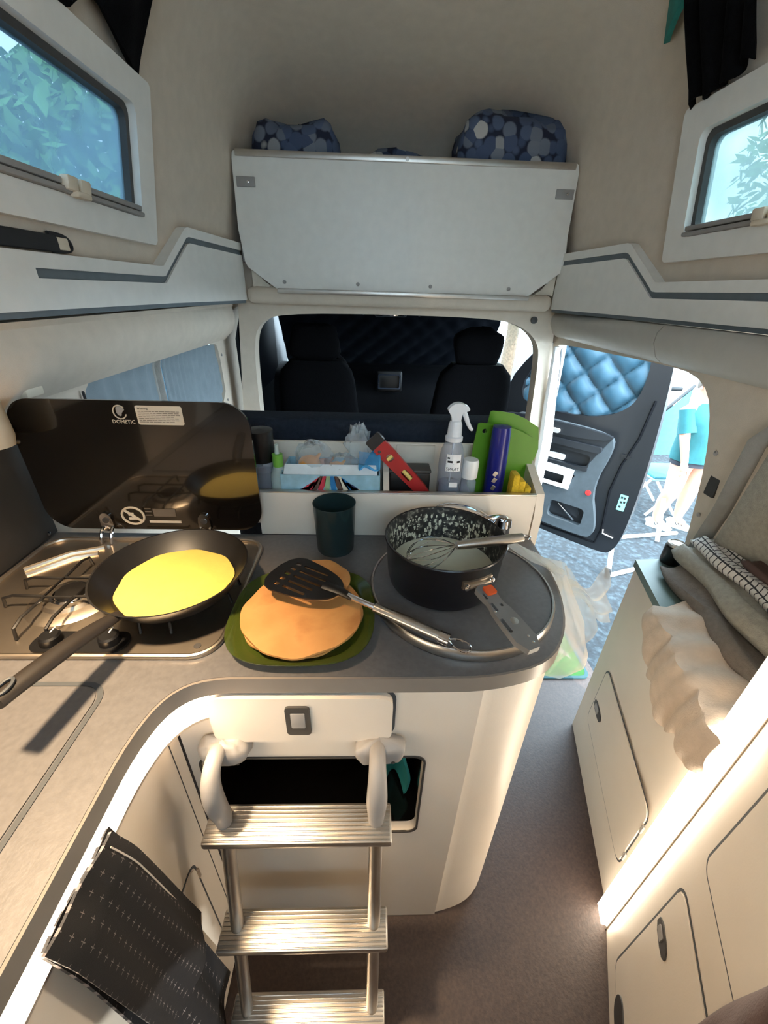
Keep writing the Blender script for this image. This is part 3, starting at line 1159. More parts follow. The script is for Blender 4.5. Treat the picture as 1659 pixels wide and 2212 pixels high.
b = BM().prism(rrect(.97, 1.03, .555, .58, .01), 0, .012, 'XY', [], DM)
link('door_latch', b, 'black_plastic', PD)
b = BM().tube([DM @ Vector(q) for q in [(1.06, .95, .006), (1.04, .7, .006), (.99, .5, .006), (.97, .3, .006), (1.0, .0, .006), (.98, -.13, .006), (.6, -.14, .006), (.3, -.12, .006)]], .007)
link('door_seal', b, 'dark_trim', PD)
b = BM().tube([DM @ Vector(q) for q in [(1.01, .0, .008), (1.015, -.03, .01), (1.09, -.04, .01)]], .006)
link('edge_clip', b, 'grey_plastic', PD)
from mathutils.geometry import intersect_point_line


def in_poly(x, y, poly):
    c = False
    for i in range(len(poly)):
        (x1, y1), (x2, y2) = poly[i], poly[i - 1]
        if (y1 > y) != (y2 > y) and x < (x2 - x1) * (y - y1) / (y2 - y1) + x1:
            c = not c
    return c


qb = quilt((0, 0, 0), (1, 0, 0), (0, 1, 0), 1.1, 1.4, .235, .065, lambda x, y: in_poly(x, y, [(.08, .74), (.3, 1.25), (.5, 1.35), (.97, 1.34), (1.03, 1.15), (1.03, .94), (.97, .82), (.8, .72), (.5, .70)]), 22)
qb.v = [tuple(DM @ Vector((x, y, z - .072))) for x, y, z in qb.v]
cov = tag(link('door_window_cover', qb, 'quilt_blue', None, 60), 'turquoise quilted thermal cover on the open door window', 'cover')
pp = BM()
pp.prism([(.44, .24), (.44, .41), (.72, .40), (.71, .24)], .056, .062, 'XY', [rrect(.47, .66, .27, .34, .01, 2)], DM)
tag(link('paper_sheet', pp, 'paper', None), 'white paper standing in the open door pocket', 'paper')
pp = BM().prism(rrect(.50, .62, .44, .48, .01), .012, .03, 'XY', [], DM)
tag(link('tissue_pack', pp, 'paper', None), 'small white pack in the upper tray of the open door', 'pack')

# ------------------------------------------------------------------ kitchen furniture
ZC = .97
edge = chaikin([(-.32, -.6), (-.32, .24), (-.32, .33), (-.30, .40), (-.25, .43), (-.15, .43), (.10, .43), (.20, .432), (.30, .46), (.355, .53), (.385, .62), (.395, .70), (.395, .845)], 2, False)
outline = edge + [(-.755, .845), (-.755, -.6)]
wt = thing('worktop', 'dark grey L-shaped kitchen worktop with a pale edge strip', 'worktop', (-.1, .5, .94))
link('top_board', BM().prism(outline, .945, ZC), 'worktop', wt)


def offset_line(pts, d):
    out = []
    for i, q in enumerate(pts):
        a = Vector(pts[max(i - 1, 0)])
        c = Vector(pts[min(i + 1, len(pts) - 1)])
        t = (c - a).normalized()
        out.append((q[0] + t.y * d, q[1] - t.x * d))
    return out


def wall_strip(pts, z0, z1, d0, d1):
    """upright band following a plan line, between offsets d0 and d1"""
    a, c = offset_line(pts, d0), offset_line(pts, d1)
    return BM().prism(a + c[::-1], z0, z1)


link('edge_strip', wall_strip(edge, .937, ZC - .0008, 0, .004), 'worktop_edge', wt)
# flush lid let into the left leg of the top
lid = rrect(-.72, -.385, -.25, .42, .035, 6)
link('lid_groove', BM().prism(lid, ZC, ZC + .0012, 'XY', [rrect(-.713, -.392, -.243, .413, .03, 6)]), 'groove_dark', wt)
link('flush_lid', BM().prism(rrect(-.711, -.394, -.241, .411, .029, 6), ZC, ZC + .0018, 'XY'), 'worktop', wt)

# island cabinet
IC = thing('kitchen_cabinet', 'cream kitchen cabinet with rounded end below the sink', 'cabinet', (.05, .6, 0))
nich = rrect(-.305, .106, .47, .745, .02, 5)
b = BM().prism([(-.326, .004), (.19, .004), (.19, .937), (-.326, .937)], .42 + .015, .42 + .033, 'XZ', [nich])
link('front_panel', b, 'furniture', IC)
cur = [q for q in edge if q[0] > .18 and q[1] > .42]
link('side_panel', wall_strip([(.185, .4312)] + cur, .004, .937, -.006, -.022), 'furniture', IC)
b = BM()
b.box((-.10, .62, .745 + .008), (.42, .33, .012)).box((-.10, .62, .464), (.42, .33, .012)).box((-.10, .78, .6), (.42, .012, .28))
b.box((-.312, .62, .6), (.012, .33, .28)).box((.113, .62, .6), (.012, .33, .28))
link('niche', b, 'black_glass', IC)
link('niche_rim', BM().prism(rrect(-.309, .11, .466, .749, .022, 5), .4325, .436, 'XZ', [nich]), 'dark_grey', IC)
# drawer
b = BM().prism(rrect(-.258, .041, .818, .93, .022, 6), .42, .437, 'XZ')
dr = link('drawer_front', b, 'furniture', IC)
b = BM().prism(rrect(-.264, .047, .812, .936, .026, 6), .4335, .4345, 'XZ', [rrect(-.257, .040, .819, .929, .022, 6)])
link('drawer_gap', b, 'groove_dark', dr)
b = BM().prism(rrect(-.134, -.094, .843, .913, .007, 4), .416, .421, 'XZ', [rrect(-.126, -.102, .86, .9, .002, 2)])
la = link('latch_plate', b, 'dark_grey', dr)
link('latch_button', BM().box((-.114, .4175, .880), (.024, .005, .038), .002), 'grey_plastic', la)
# teal cloth in the niche
def fn(u, v):
    return (.03 + .055 * u + .008 * math.sin(v * 8), .50 + .06 * math.sin(u * 3.1) + .02 * v, .475 + .23 * v - .02 * math.sin(u * 6))
tag(link('teal_cloth', BM().grid(fn, 14, 14, .006), 'teal_cloth', None, 60), 'crumpled teal cloth in the dark niche behind the ladder', 'cloth')

# left cabinet below the long leg of the worktop
LC = thing('side_cabinet', 'cream side cabinet under the left leg of the worktop', 'cabinet', (-.5, 0, 0))
face = [q for q in edge if q[0] < -.24 and q[1] < .4305]
facex = offset_line(face, -.012)
link('body', wall_strip([(-.32, -.6), (-.32, .1), (-.32, .431)], .004, .872, -.008, -.03), 'furniture', LC)
b = BM().prism(rrect(-.1, .36, .12, .55, .03, 6), -.327, -.331, 'YZ', [rrect(-.094, .356, .124, .545, .027, 6)])
link('door_gap', b, 'groove_dark', LC)
b = BM().prism(rrect(-.092, .354, .126, .543, .026, 6), -.3295, -.325, 'YZ')
d_ = link('door', b, 'furniture', LC)
link('hinge', BM().box((-.325, .357, .50), (.006, .006, .03), .001), 'steel', d_)
link('panel_joint', BM().box((-.3275, .405, .46), (.0012, .0012, .8)), 'groove_dark', LC)
# LED band under the worktop edge
LB = thing('light_strip', 'glowing white light strip under the left worktop edge', 'lamp', (-.33, .1, .875))
face2 = [q for q in face if q[1] > -.3 and q[1] < .425]
link('diffuser', wall_strip(face2, .876, .936, -.006, -.016), 'led_left', LB)
link('profile', wall_strip(face2, .872, .877, -.004, -.016), 'aluminium', LB)

# ------------------------------------------------------------------ right cabinets
Fp, P1, P2, P3 = Vector((.82, .99)), Vector((.655, .401)), Vector((.574, .24)), Vector((.35, -.25))
RC = thing('low_cabinet', 'cream low cabinet at the sliding door with a small flap door', 'cabinet', (.85, .7, 0))
b = BM().prism([tuple(Fp), (.985, 1.0), (.985, .4), tuple(P1 + Vector((.01, 0)))], 0.0, .775)
link('body', b, 'furniture', RC)
link('top_board', BM().prism([(.815, .995), (.99, 1.005), (.99, .4), (.652, .4)], .776, .80), 'green_top', RC)


def on_face(a, c):
    """frame on an upright face from plan point a to c; local x along, y up, z out to the aisle"""
    d = (c - a).normalized()
    nrm = Vector((d.y, -d.x))
    if nrm.dot(-(a + c) / 2) < 0:
        nrm = -nrm
    m = Matrix((Vector((d.x, d.y, 0)), Vector((0, 0, 1)), Vector((nrm.x, nrm.y, 0)))).transposed().to_4x4()
    m.translation = (a.x, a.y, 0)
    return m


FM = on_face(Fp, P1)
b = BM().prism(rrect(.085, .535, .165, .425, .03, 6), .0005, .0012, 'XY', [rrect(.089, .531, .169, .421, .027, 6)], FM)
link('door_gap', b, 'groove_dark', RC)
b = BM().prism(rrect(.091, .529, .171, .419, .026, 6), .0, .003, 'XY', [], FM)
d_ = link('door', b, 'furniture', RC)
la = link('latch_plate', BM().prism(chaikin([(.10, .255), (.10, .29), (.17, .29), (.185, .275), (.17, .255)], 1), .003, .005, 'XY', [], FM), 'dark_grey', d_)
link('latch_button', BM().prism(rrect(.115, .15, .263, .283, .004, 2), .005, .007, 'XY', [], FM), 'grey_plastic', la)
for z in (.21, .35):
    link('hinge', BM().prism([(.533, z), (.539, z), (.539, z + .03), (.533, z + .03)], .0, .005, 'XY', [], FM), 'grey_plastic', d_)
TC = thing('tall_cabinet', 'tall cream cabinet at the right edge with two rounded doors', 'cabinet', (.8, .1, 0))
b = BM().prism([tuple(P1), (.94, .395), (.94, -.6), (.3, -.6), tuple(P3)], 0.0, 1.3)
link('body', b, 'furniture', TC)
TM = on_face(P1, P3)
for z0, z1, nm in ((-.02, .51, 'lower'), (.60, 1.25, 'upper')):
    b = BM().prism(rrect(.083, .55, max(z0, .06), z1, .03, 6), .0005, .0012, 'XY', [rrect(.088, .545, max(z0, .06) + .005, z1 - .005, .027, 6)], TM)
    g_ = link('door_gap', b, 'groove_dark', TC)
    b = BM().prism(rrect(.09, .543, max(z0, .06) + .007, z1 - .007, .026, 6), 0, .003, 'XY', [], TM)
    d_ = link('door', b, 'furniture', TC)
    if nm == 'lower':
        la = link('latch_plate', BM().prism(chaikin([(.10, .362), (.10, .395), (.155, .395), (.168, .378), (.155, .362)], 1), .003, .006, 'XY', [], TM), 'dark_grey', d_)
        link('latch_button', BM().prism(rrect(.112, .137, .37, .388, .003, 2), .006, .008, 'XY', [], TM), 'grey_plastic', la)
link('kick_slot', BM().prism(rrect(.15, .30, .055, .115, .028, 6), .003, .006, 'XY', [], TM), 'dark_grey', TC)
# vertical LED profile at the joint of the two cabinets
LS = thing('light_strip', 'vertical white light strip at the corner of the tall right cabinet', 'lamp', (P1.x, P1.y, 0))
L_ = (P1 - Fp).length
link('diffuser', BM().prism([(L_ - .045, .01), (L_ - .002, .01), (L_ - .002, 1.3), (L_ - .045, 1.3)], .004, .016, 'XY', [], FM), 'led', LS)
link('profile', BM().prism([(L_ - .05, 0), (L_ + .003, 0), (L_ + .003, 1.3), (L_ - .05, 1.3)], .0, .004, 'XY', [], FM), 'aluminium', LS)

hb = BM().grid(lambda u, v: TM @ Vector((.275 + .16 * u + .004 * math.sin(v * 9), .34 + .5 * v, .010 + .022 * math.sin(3.14 * u) ** .5 + .004 * math.sin(v * 7 + u * 11))), 16, 24, .006)
tag(link('hanging_cloth', hb, 'brown_cover', None, 60), 'dark brown cloth hanging on the tall cabinet at the lower right corner', 'cloth')

# wall behind the towels: gathered fabric
def fn(u, v):
    z = lerp(.80, 1.27, v)
    y = lerp(.42, pw(v, [(0, .985), (.15, .93), (.5, .90), (1, .86)]), u)
    return (XC + hw(z) - .015 - .012 * math.sin(u * 14 + v * 2) * (1 - .5 * v), y, z)
tag(link('wall_pocket', BM().grid(fn, 40, 14, .006), 'towel_grey', None, 60), 'pale grey fabric flap on the wall behind the folded towels', 'fabric')
b = BM().tube([(XC + hw(z) - .01, pw(z, [(.8, 1.0), (1.0, .95), (1.2, .92), (1.28, .85)]), z) for z in (.8, .9, 1.0, 1.1, 1.2, 1.25, 1.28)], .022, 8, flat=.35)
tag(link('seat_belt', b, 'mosquito', None), 'flat taupe belt running down the wall at the sliding door', 'belt')


# ------------------------------------------------------------------ towels on the low cabinet
def slab(x0, x1, y0, y1, z0, z1, seed, rot=0., rag=.008, n=22):
    rnd = random.Random(seed)
    ph = [rnd.uniform(0, 6.28) for _ in range(8)]
    b = BM()
    rad = (z1 - z0) / 2
    cx, cy = (x0 + x1) / 2, (y0 + y1) / 2
    R_ = Matrix.Rotation(rot, 4, 'Z')

    def pt(u, v, top):
        x = lerp(x0, x1, u) - cx
        y = lerp(y0, y1, v) - cy
        e = min(u * (x1 - x0), (1 - u) * (x1 - x0), v * (y1 - y0), (1 - v) * (y1 - y0))
        k = math.sqrt(max(0, 1 - (1 - min(1, e / max(rad, .004))) ** 2))
        wob = rag * (math.sin(9 * u + ph[0]) * math.sin(7 * v + ph[1]) + .5 * math.sin(21 * u + ph[2] + 5 * v))
        q = R_ @ Vector((x + rag * math.sin(v * 11 + ph[3]), y + rag * math.sin(u * 13 + ph[4]), 0))
        z = (z0 + z1) / 2 + (rad * k + .002) * (1 if top else -1) + (wob if top else 0) * k
        return (q.x + cx, q.y + cy, max(z, z0))
    k0 = len(b.v)
    P = []
    for top in (1, 0):
        for i in range(n + 1):
            for j in range(n + 1):
                P.append(pt(i / n, j / n, top))
    N = (n + 1) ** 2
    fs = []
    for t in (0, 1):
        for i in range(n):
            for j in range(n):
                q = (t * N + i * (n + 1) + j, t * N + (i + 1) * (n + 1) + j, t * N + (i + 1) * (n + 1) + j + 1, t * N + i * (n + 1) + j + 1)
                fs.append(q if t == 0 else q[::-1])
    rim = [i * (n + 1) for i in range(n + 1)] + [n * (n + 1) + j for j in range(1, n + 1)] + [i * (n + 1) + n for i in range(n - 1, -1, -1)] + [j for j in range(n - 1, 0, -1)]
    for a in range(len(rim)):
        c = rim[(a + 1) % len(rim)]
        fs.append((c, rim[a], rim[a] + N, c + N))
    b.add(P, fs)
    for t in (0, 1):
        for i in range(n + 1):
            for j in range(n + 1):
                b.uv[k0 + t * N + i * (n + 1) + j] = (lerp(x0, x1, i / n) + 5, lerp(y0, y1, j / n) + 5)
    return b


tag(link('folded_towel', slab(.80, .975, .46, .92, .802, .842, 1, -.18), 'towel_dark', None, 60), 'dark taupe folded towel at the bottom of the towel pile', 'towel')
tag(link('folded_towel', slab(.845, .975, .50, .95, .844, .888, 2, -.16), 'towel_grey', None, 60), 'grey green folded towel on top of the dark one', 'towel')
tag(link('check_cloth', slab(.90, .985, .62, .95, .89, .915, 3, -.05, .005), 'check_white', None, 60), 'white cloth with thin dark checks on the towel pile', 'cloth')
tag(link('brown_folder', slab(.925, .985, .52, .81, .917, .935, 4, -.1, .002), 'brown_cover', None, 60), 'dark brown flat folder lying on the checked cloth', 'folder')


def fn(u, v):
    # garment: lies on the top, then folds over the aisle edge and hangs down the face
    s = u * .22
    y = lerp(.78, .42, v)
    ex = .655 + (y - .401) * .28
    wob = .020 * abs(math.sin(v * 8 + u * 1.5)) + .008 * abs(math.sin(v * 23 + u * 5))
    hang = .06 + .08 * math.sin(v * 3.0) + .045 * abs(math.sin(v * 8.5))
    if u < .55:
        t = u / .55
        return (ex + .15 * (1 - t) + wob * .3, y + .02 * (1 - t), .806 + .014 * math.sin(t * 3.1) + .006 * math.sin(v * 25 + t * 5))
    t = (u - .55) / .45
    return (ex - .012 - .012 * math.sin(t * 3.1) - abs(wob) * .8, y, .81 - hang * t)


tag(link('beige_garment', BM().grid(fn, 30, 60, .006), 'garment', None, 70), 'crumpled beige garment hanging over the front edge of the low cabinet', 'clothing')

bt = thing('dark_bottle', 'small dark bottle with silver lid at the sliding door', 'bottle', (.925, 1.0, .80))
bt.location = (.915, .985, .80)
WLOC[bt.name] = Vector(bt.location)
link('bottle_body', BM().lathe([(.0001, 0), (.026, 0), (.028, .004), (.028, .055), (.024, .06), (.0001, .06)], (.915, .985, .80), 24), 'black_plastic', bt)
link('lid', BM().lathe([(.0001, 0), (.025, 0), (.025, .008), (.020, .011), (.019, .008), (.0001, .008)], (.915, .985, .859), 24), 'aluminium', bt)

# ------------------------------------------------------------------ ladder
LD = thing('ladder', 'aluminium ladder hooked onto the cabinet front', 'ladder', (-.115, .28, 0))


def rail_y(z):
    return .368 - (.665 - z) * .225


for i, z in enumerate((.665, .395, .135)):
    y = rail_y(z)
    b = BM()
    b.box((-.118, y - .005, z), (.325, .064, .018), .005)
    stp = link('step', b, 'aluminium', LD)
    g = BM()
    for k in range(9):
        g.box((-.118, y - .032 + k * .0066, z + .0098), (.318, .0026, .002), .0006)
    link('tread_ribs', g, 'steel_brushed', stp)
for x in (-.25, .017):
    b = BM().tube([(x, rail_y(z), z) for z in (.0, .2, .4, .6, .69)], .0125, 14)
    link('rail', b, 'aluminium', LD)
    hk = [(x, .418, .806), (x, .40, .822), (x, .372, .82), (x, .357, .79), (x, .358, .74), (x, .366, .70), (x, rail_y(.66), .66)]
    hk = chaikin(hk, 2, False)
    b = BM().tube(hk, [.0135 + .004 * math.exp(-((i / len(hk) - .6) / .2) ** 2) for i in range(len(hk))], 12)
    link('hook_handle', b, 'grey_plastic', LD)
    link('foot', BM().lathe([(.0001, 0), (.017, 0), (.017, .03), (.0125, .034)], (x, rail_y(0), 0), 16), 'black_plastic', LD)
for x in (-.25, .017):
    br = pillow((x + .004, .419, .80), (.042, .020, .026), 40 + int(x * 100))
    t = tag(link('ladder_bracket', br, 'grey_plastic', IC, 80))
    link('screw', BM().lathe([(.0001, 0), (.004, .001), (.0001, .002)], (0, 0, 0), 10, Matrix.Translation((x + .028, .403, .785)) @ Matrix.Rotation(math.radians(90), 4, 'X')), 'dark_grey', t)

# ------------------------------------------------------------------ splash panel and lamp at the left wall
b = BM().prism([(.35, .975), (.842, .975), (.842, 1.23), (.35, 1.23)], -.752, -.748, 'YZ')
sp = tag(link('splash_panel', b, 'dark_grey', None), 'dark splash panel on the wall beside the hob', 'panel')
for y, z in ((.815, .985), (.8, 1.2)):
    link('screw', BM().lathe([(.0001, 0), (.005, .002), (.0001, .003)], (0, 0, 0), 10, Matrix.Translation((-.748, y, z)) @ Matrix.Rotation(math.radians(90), 4, 'Y')), 'chrome', sp)
lp = thing('wall_lamp', 'pale wall lamp glowing at the left edge beside the hob lid', 'lamp', (-.735, .80, 1.24))
link('lamp_body', BM().lathe([(.0001, 0), (.034, .002), (.038, .02), (.036, .1), (.028, .125), (.0001, .13)], (-.728, .76, 1.215), 24), 'print_pale', lp)
link('lamp_arm', BM().box((-.722, .87, 1.298), (.05, .05, .022), .006), 'print_pale', lp)
link('lamp_lens', BM().lathe([(.0001, 0), (.012, .001), (.012, .006), (.0001, .007)], (0, 0, 0), 16, Matrix.Translation((-.70, .74, 1.30)) @ Matrix.Rotation(1.2, 4, 'Y')), 'lamp_face', lp)
# kitchen ceiling lamp (above the frame) that lights the hob
kl = thing('ceiling_lamp', 'small round warm ceiling lamp above the hob', 'lamp', (-.50, .33, 2.05))
link('lamp_ring', BM().lathe([(.03, 0), (.055, 0), (.058, .01), (.05, .03), (.03, .03)], (-.50, .33, 2.05), 28), 'white_plastic', kl)
link('stem', BM().tube([(-.50, .33, 2.08), (-.50, .33, 2.36)], .012, 10), 'white_plastic', kl)
ld = D.lights.new('kitchen_spot', 'SPOT')
ld.energy = 62
ld.color = (1, .72, .44)
ld.spot_size = math.radians(60)
ld.spot_blend = 1.0
ld.shadow_soft_size = .05
lo = D.objects.new('kitchen_spot', ld)
COL.objects.link(lo)
lo.parent = kl
lo.location = (0, 0, -.01)

# ------------------------------------------------------------------ hob
HB = thing('gas_hob', 'stainless two-burner gas hob with raised black glass lid', 'hob', (-.49, .63, ZC))
ho = rrect(-.738, -.246, .462, .812, .045, 8)
hi = rrect(-.722, -.262, .478, .796, .04, 8)
tray = link('tray', BM().prism(ho, ZC, ZC + .0035), 'steel', HB)
rim = BM()
for i in range(len(ho)):
    pass
rim.tube([(x, y, ZC + .005) for x, y in rrect(-.735, -.249, .465, .809, .044, 8)], .0045, 8, True)
link('rim', rim, 'steel', tray)
b = BM()
b.tube([(-.715, .69, ZC + .004), (-.66, .75, ZC + .004), (-.60, .775, ZC + .004)], .006, 8)
b.tube([(-.70, .675, ZC + .004), (-.645, .735, ZC + .004), (-.60, .752, ZC + .004)], .006, 8)
b.tube([(-.55, .785, ZC + .004), (-.42, .785, ZC + .004)], .005, 8)
b.tube([(-.55, .765, ZC + .004), (-.45, .765, ZC + .004)], .005, 8)
link('stamped_ribs', b, 'steel', tray)


def burner(cx, cy):
    b = BM().lathe([(.075, 0), (.07, .003), (.05, .006), (.045, .012), (.03, .014), (.0001, .014)], (cx, cy, ZC + .0035), 36)
    bu = link('burner', b, 'steel', HB)
    link('burner_cap', BM().lathe([(.0001, .01), (.024, .01), (.026, .014), (.024, .02), (.0001, .022)], (cx, cy, ZC + .0035), 28), 'pan_black', bu)
    link('burner_crown', BM().lathe([(.027, .006), (.034, .006), (.036, .012), (.03, .016), (.027, .014)], (cx, cy, ZC + .0035), 28), 'chrome', bu)
    g = BM()
    for s in (-1, 1):
        for d in ((1, 0), (0, 1)):
            ox_, oy_ = -d[1] * s * .026, d[0] * s * .026
            for e in (-1, 1):
                q = [(cx + ox_ + d[0] * e * .026, cy + oy_ + d[1] * e * .026, ZC + .03), (cx + ox_ + d[0] * e * .10, cy + oy_ + d[1] * e * .10, ZC + .032), (cx + ox_ + d[0] * e * .105, cy + oy_ + d[1] * e * .105, ZC + .005)]
                g.tube(chaikin(q, 1, False), .0028, 6)
    g.tube([(cx + .028 * sx, cy + .028 * sy, ZC + .03) for sx, sy in ((1, 1), (-1, 1), (-1, -1), (1, -1))], .0028, 6, True)
    link('pan_support', g, 'pan_black', HB)


burner(-.56, .605)
burner(-.365, .62)
b = BM().prism(rrect(-.555, -.40, .472, .517, .02, 6), ZC + .003, ZC + .007)
cp = link('control_panel', b, 'black_plastic', HB)
for x in (-.525, -.43):
    k = link('knob', BM().lathe([(.0001, 0), (.017, 0), (.016, .012), (.013, .015), (.0001, .015)], (x, .495, ZC + .007), 24), 'black_plastic', cp)
    link('knob_mark', BM().box((x, .505, ZC + .0225), (.002, .012, .001)), 'white_plastic', k)
link('drain_dot', BM().lathe([(.0001, 0), (.006, 0), (.006, .001), (.0001, .001)], (-.285, .488, ZC + .0035), 16), 'dark_grey', tray)
# raised lid
gl = link('glass_lid', BM().prism(rrect(-.735, -.250, .998, 1.296, .055, 10), .818, .824, 'XZ'), 'black_glass', HB)
for x in (-.604, -.383):
    b = BM().prism(chaikin([(x - .014, .995), (x - .014, 1.03), (x - .006, 1.042), (x + .006, 1.042), (x + .014, 1.03), (x + .014, .995)], 1), .812, .817, 'XZ')
    for s in (-.011, .011):
        b.tube(chaikin([(x + s, .812, 1.005), (x + s, .803, 1.0), (x + s, .797, .99), (x + s, .790, ZC + .004)], 2, False), .004, 8)
    hg = link('hinge', b, 'chrome', HB)
    link('hinge_screw', BM().lathe([(.0001, 0), (.007, 0), (.007, .002), (.0001, .003)], (0, 0, 0), 16, Matrix.Translation((x, .812, 1.024)) @ Matrix.Rotation(math.radians(90), 4, 'X')), 'dark_grey', hg)
TXT = lambda x, y, z: frame_m((x, y, z), (1, 0, 0), (0, 0, 1))
b = BM()
text_bm(b, 'DOMETIC', .0105, TXT(-.526, .8175, 1.250))
link('maker_word', b, 'print_pale', gl, 0)
b = BM()
arc = [(-.506 + .0125 * math.cos(a), .8172, 1.273 + .0135 * math.sin(a)) for a in [math.radians(40 + 300 * i / 24) for i in range(25)]]
b.tube(arc, .0012, 6)
link('maker_ring', b, 'print_pale', gl)
b = BM().prism(chaikin([(-.512, 1.268), (-.512, 1.283), (-.505, 1.286), (-.494, 1.279), (-.502, 1.272), (-.504, 1.264)], 1), .8166, .818, 'XZ')
link('maker_emblem', b, 'grey_plastic', gl)
st_ = link('warning_sticker', BM().prism(rrect(-.474, -.382, 1.248, 1.287, .004, 4), .8172, .818, 'XZ'), 'print_pale', gl)
b = BM()
text_bm(b, 'Warning', .006, TXT(-.470, .8170, 1.2795))
rnd = random.Random(4)
for i in range(7):
    z = 1.2755 - i * .0036
    x = -.470
    while x < -.392 - (.012 if i in (3, 6) else 0):
        w_ = rnd.uniform(.004, .011)
        b.box((x + w_ / 2, .8168, z), (w_, .0004, .0011))
        x += w_ + .0015
link('sticker_print', b, 'print_dim', st_, 0)
b = BM()
b.tube([(-.5425 + .0245 * math.cos(a), .8172, 1.034 + .0215 * math.sin(a)) for a in [2 * math.pi * i / 36 for i in range(36)]], .0026, 6, True)
b.box((-.5425, .8172, 1.034), (.046, .001, .006), 0, Matrix.Rotation(math.radians(40), 4, 'Y'))
b.box((-.5425, .8174, 1.0265), (.022, .001, .006)).box((-.5465, .8174, 1.038), (.012, .001, .008))
link('no_cooking_sign', b, 'print_pale', gl)
b = BM()
for z in (1.053, 1.045, 1.036):
    b.box((-.506, .8174, z), (.014, .0008, .0022))
b.box((-.470, .8174, 1.043), (.05, .0008, .020))
link('lid_print', b, 'print_dim', gl)
link('lid_bar', BM().box((-.473, .8174, 1.019), (.072, .0008, .0062)), 'print_pale', gl)

# ------------------------------------------------------------------ frying pan and crepe
FPc = (-.364, .612)
fp = thing('frying_pan', 'black frying pan on the right burner of the hob', 'pan', (FPc[0], FPc[1], ZC + .032))
zb = ZC + .0345
b = BM().lathe([(.0001, 0), (.102, 0), (.108, .003), (.132, .036), (.134, .040), (.131, .040), (.105, .007), (.099, .004), (.0001, .004)], (*FPc, zb), 56)
link('pan_body', b, 'pan_black', fp)
hd = [(-.400, .497, zb + .030), (-.410, .465, zb + .036), (-.420, .42, zb + .046), (-.430, .35, zb + .058), (-.436, .315, zb + .062)]
hd = chaikin(hd, 2, False)
b = BM().tube(hd, [.009 + .006 * math.sin(min(1, i / len(hd) * 1.3) * 2.2) for i in range(len(hd))], 12, flat=.65)
h_ = link('handle', b, 'pan_handle', fp)
ev = [(-.4335 + .0065 * math.cos(a), .330 + .013 * math.sin(a), zb + .0705) for a in [2 * math.pi * i / 20 for i in range(20)]]
link('hang_hole', BM().tube(ev, .0022, 6, True), 'groove_dark', h_)
rnd = random.Random(11)
pr_ = []
for i in range(64):
    a = 2 * math.pi * i / 64
    rr = .1015 + .002 * math.sin(3 * a + 1) + .0015 * math.sin(9 * a)
    pr_.append((FPc[0] + rr * math.cos(a), FPc[1] + rr * math.sin(a)))
b = BM().prism(pr_, zb + .0042, zb + .0085)
tag(link('crepe', b, 'crepe', None), 'pale yellow crepe batter setting in the frying pan', 'crepe')

# ------------------------------------------------------------------ green plate with pancakes and spatula
PC = (-.118, .556)


def squircle(c, rx, ry, e=.62, n=64, rot=0.):
    out = []
    for i in range(n):
        a = 2 * math.pi * i / n
        f = lambda t: math.copysign(abs(t) ** e, t)
        x, y = rx * f(math.cos(a)), ry * f(math.sin(a))
        out.append((c[0] + x * math.cos(rot) - y * math.sin(rot), c[1] + x * math.sin(rot) + y * math.cos(rot)))
    return out


b = BM()
rings = [(.70, .0), (.78, .001), (.90, .010), (1.0, .018), (1.0, .021), (.89, .0135), (.77, .005), (.70, .004)]
base = squircle((0, 0), .128, .122, .66)
n_ = len(base)
vs = [(PC[0] + x * k, PC[1] + y * k, ZC + h) for k, h in rings for x, y in base]
fs = [(k * n_ + i, k * n_ + (i + 1) % n_, (k + 1) * n_ + (i + 1) % n_, (k + 1) * n_ + i) for k in range(len(rings) - 1) for i in range(n_)]
fs += [tuple(range(n_))[::-1], tuple((len(rings) - 1) * n_ + i for i in range(n_))]
b.add(vs, fs)
tag(link('green_plate', b, 'green_glass', None, 60), 'translucent olive green rounded square plate under the pancakes', 'plate')


def pancake(c, rr, z, th, seed, wav, tilt=0.):
    rnd = random.Random(seed)
    ph = [rnd.uniform(0, 6.28) for _ in range(5)]
    b = BM()
    na, nr = 72, 10
    vs, fs = [], []
    for side in (1, 0):
        for k in range(nr + 1):
            t = k / nr
            for i in range(na):
                a = 2 * math.pi * i / na
                R = rr * (1 + .015 * math.sin(2 * a + ph[0]) + .012 * math.sin(5 * a + ph[1]) + .008 * math.sin(11 * a + ph[2]))
                rad = R * t
                h = z + wav * t * t * t * (math.sin(4 * a + ph[3]) + .6 * math.sin(9 * a + ph[4])) + (.0035 * math.exp(-((t - .97) / .05) ** 2) if side else 0)
                h += tilt * rad * math.sin(a)
                h += th * (1 - .6 * (t > .97)) if side else 0
                vs.append((c[0] + rad * math.cos(a), c[1] + rad * math.sin(a), h))
    N = (nr + 1) * na
    for s in (0, 1):
        for k in range(nr):
            for i in range(na):
                q = (s * N + k * na + i, s * N + k * na + (i + 1) % na, s * N + (k + 1) * na + (i + 1) % na, s * N + (k + 1) * na + i)
                fs.append(q if s == 0 else q[::-1])
    for i in range(na):
        fs.append((nr * na + i, nr * na + (i + 1) % na, N + nr * na + (i + 1) % na, N + nr * na + i))
    return b.add(vs, fs)


labs = ['bottom pancake of the stack on the green plate', 'second pancake from the bottom of the stack', 'third pancake from the bottom of the stack', 'second pancake from the top of the stack', 'top golden pancake under the black spatula']
for i in range(5):
    c = (PC[0] + (.004, -.005, .003, .002, -.002)[i], PC[1] + (.01, .003, -.004, .002, -.006)[i])
    rr = (.101, .103, .102, .104, .106)[i]
    tag(link('pancake', pancake(c, rr, ZC + .006 + i * .0042, .0036, 30 + i, .0012), 'pancake', None, 70), labs[i], 'pancake', 'pancakes stacked on the plate')
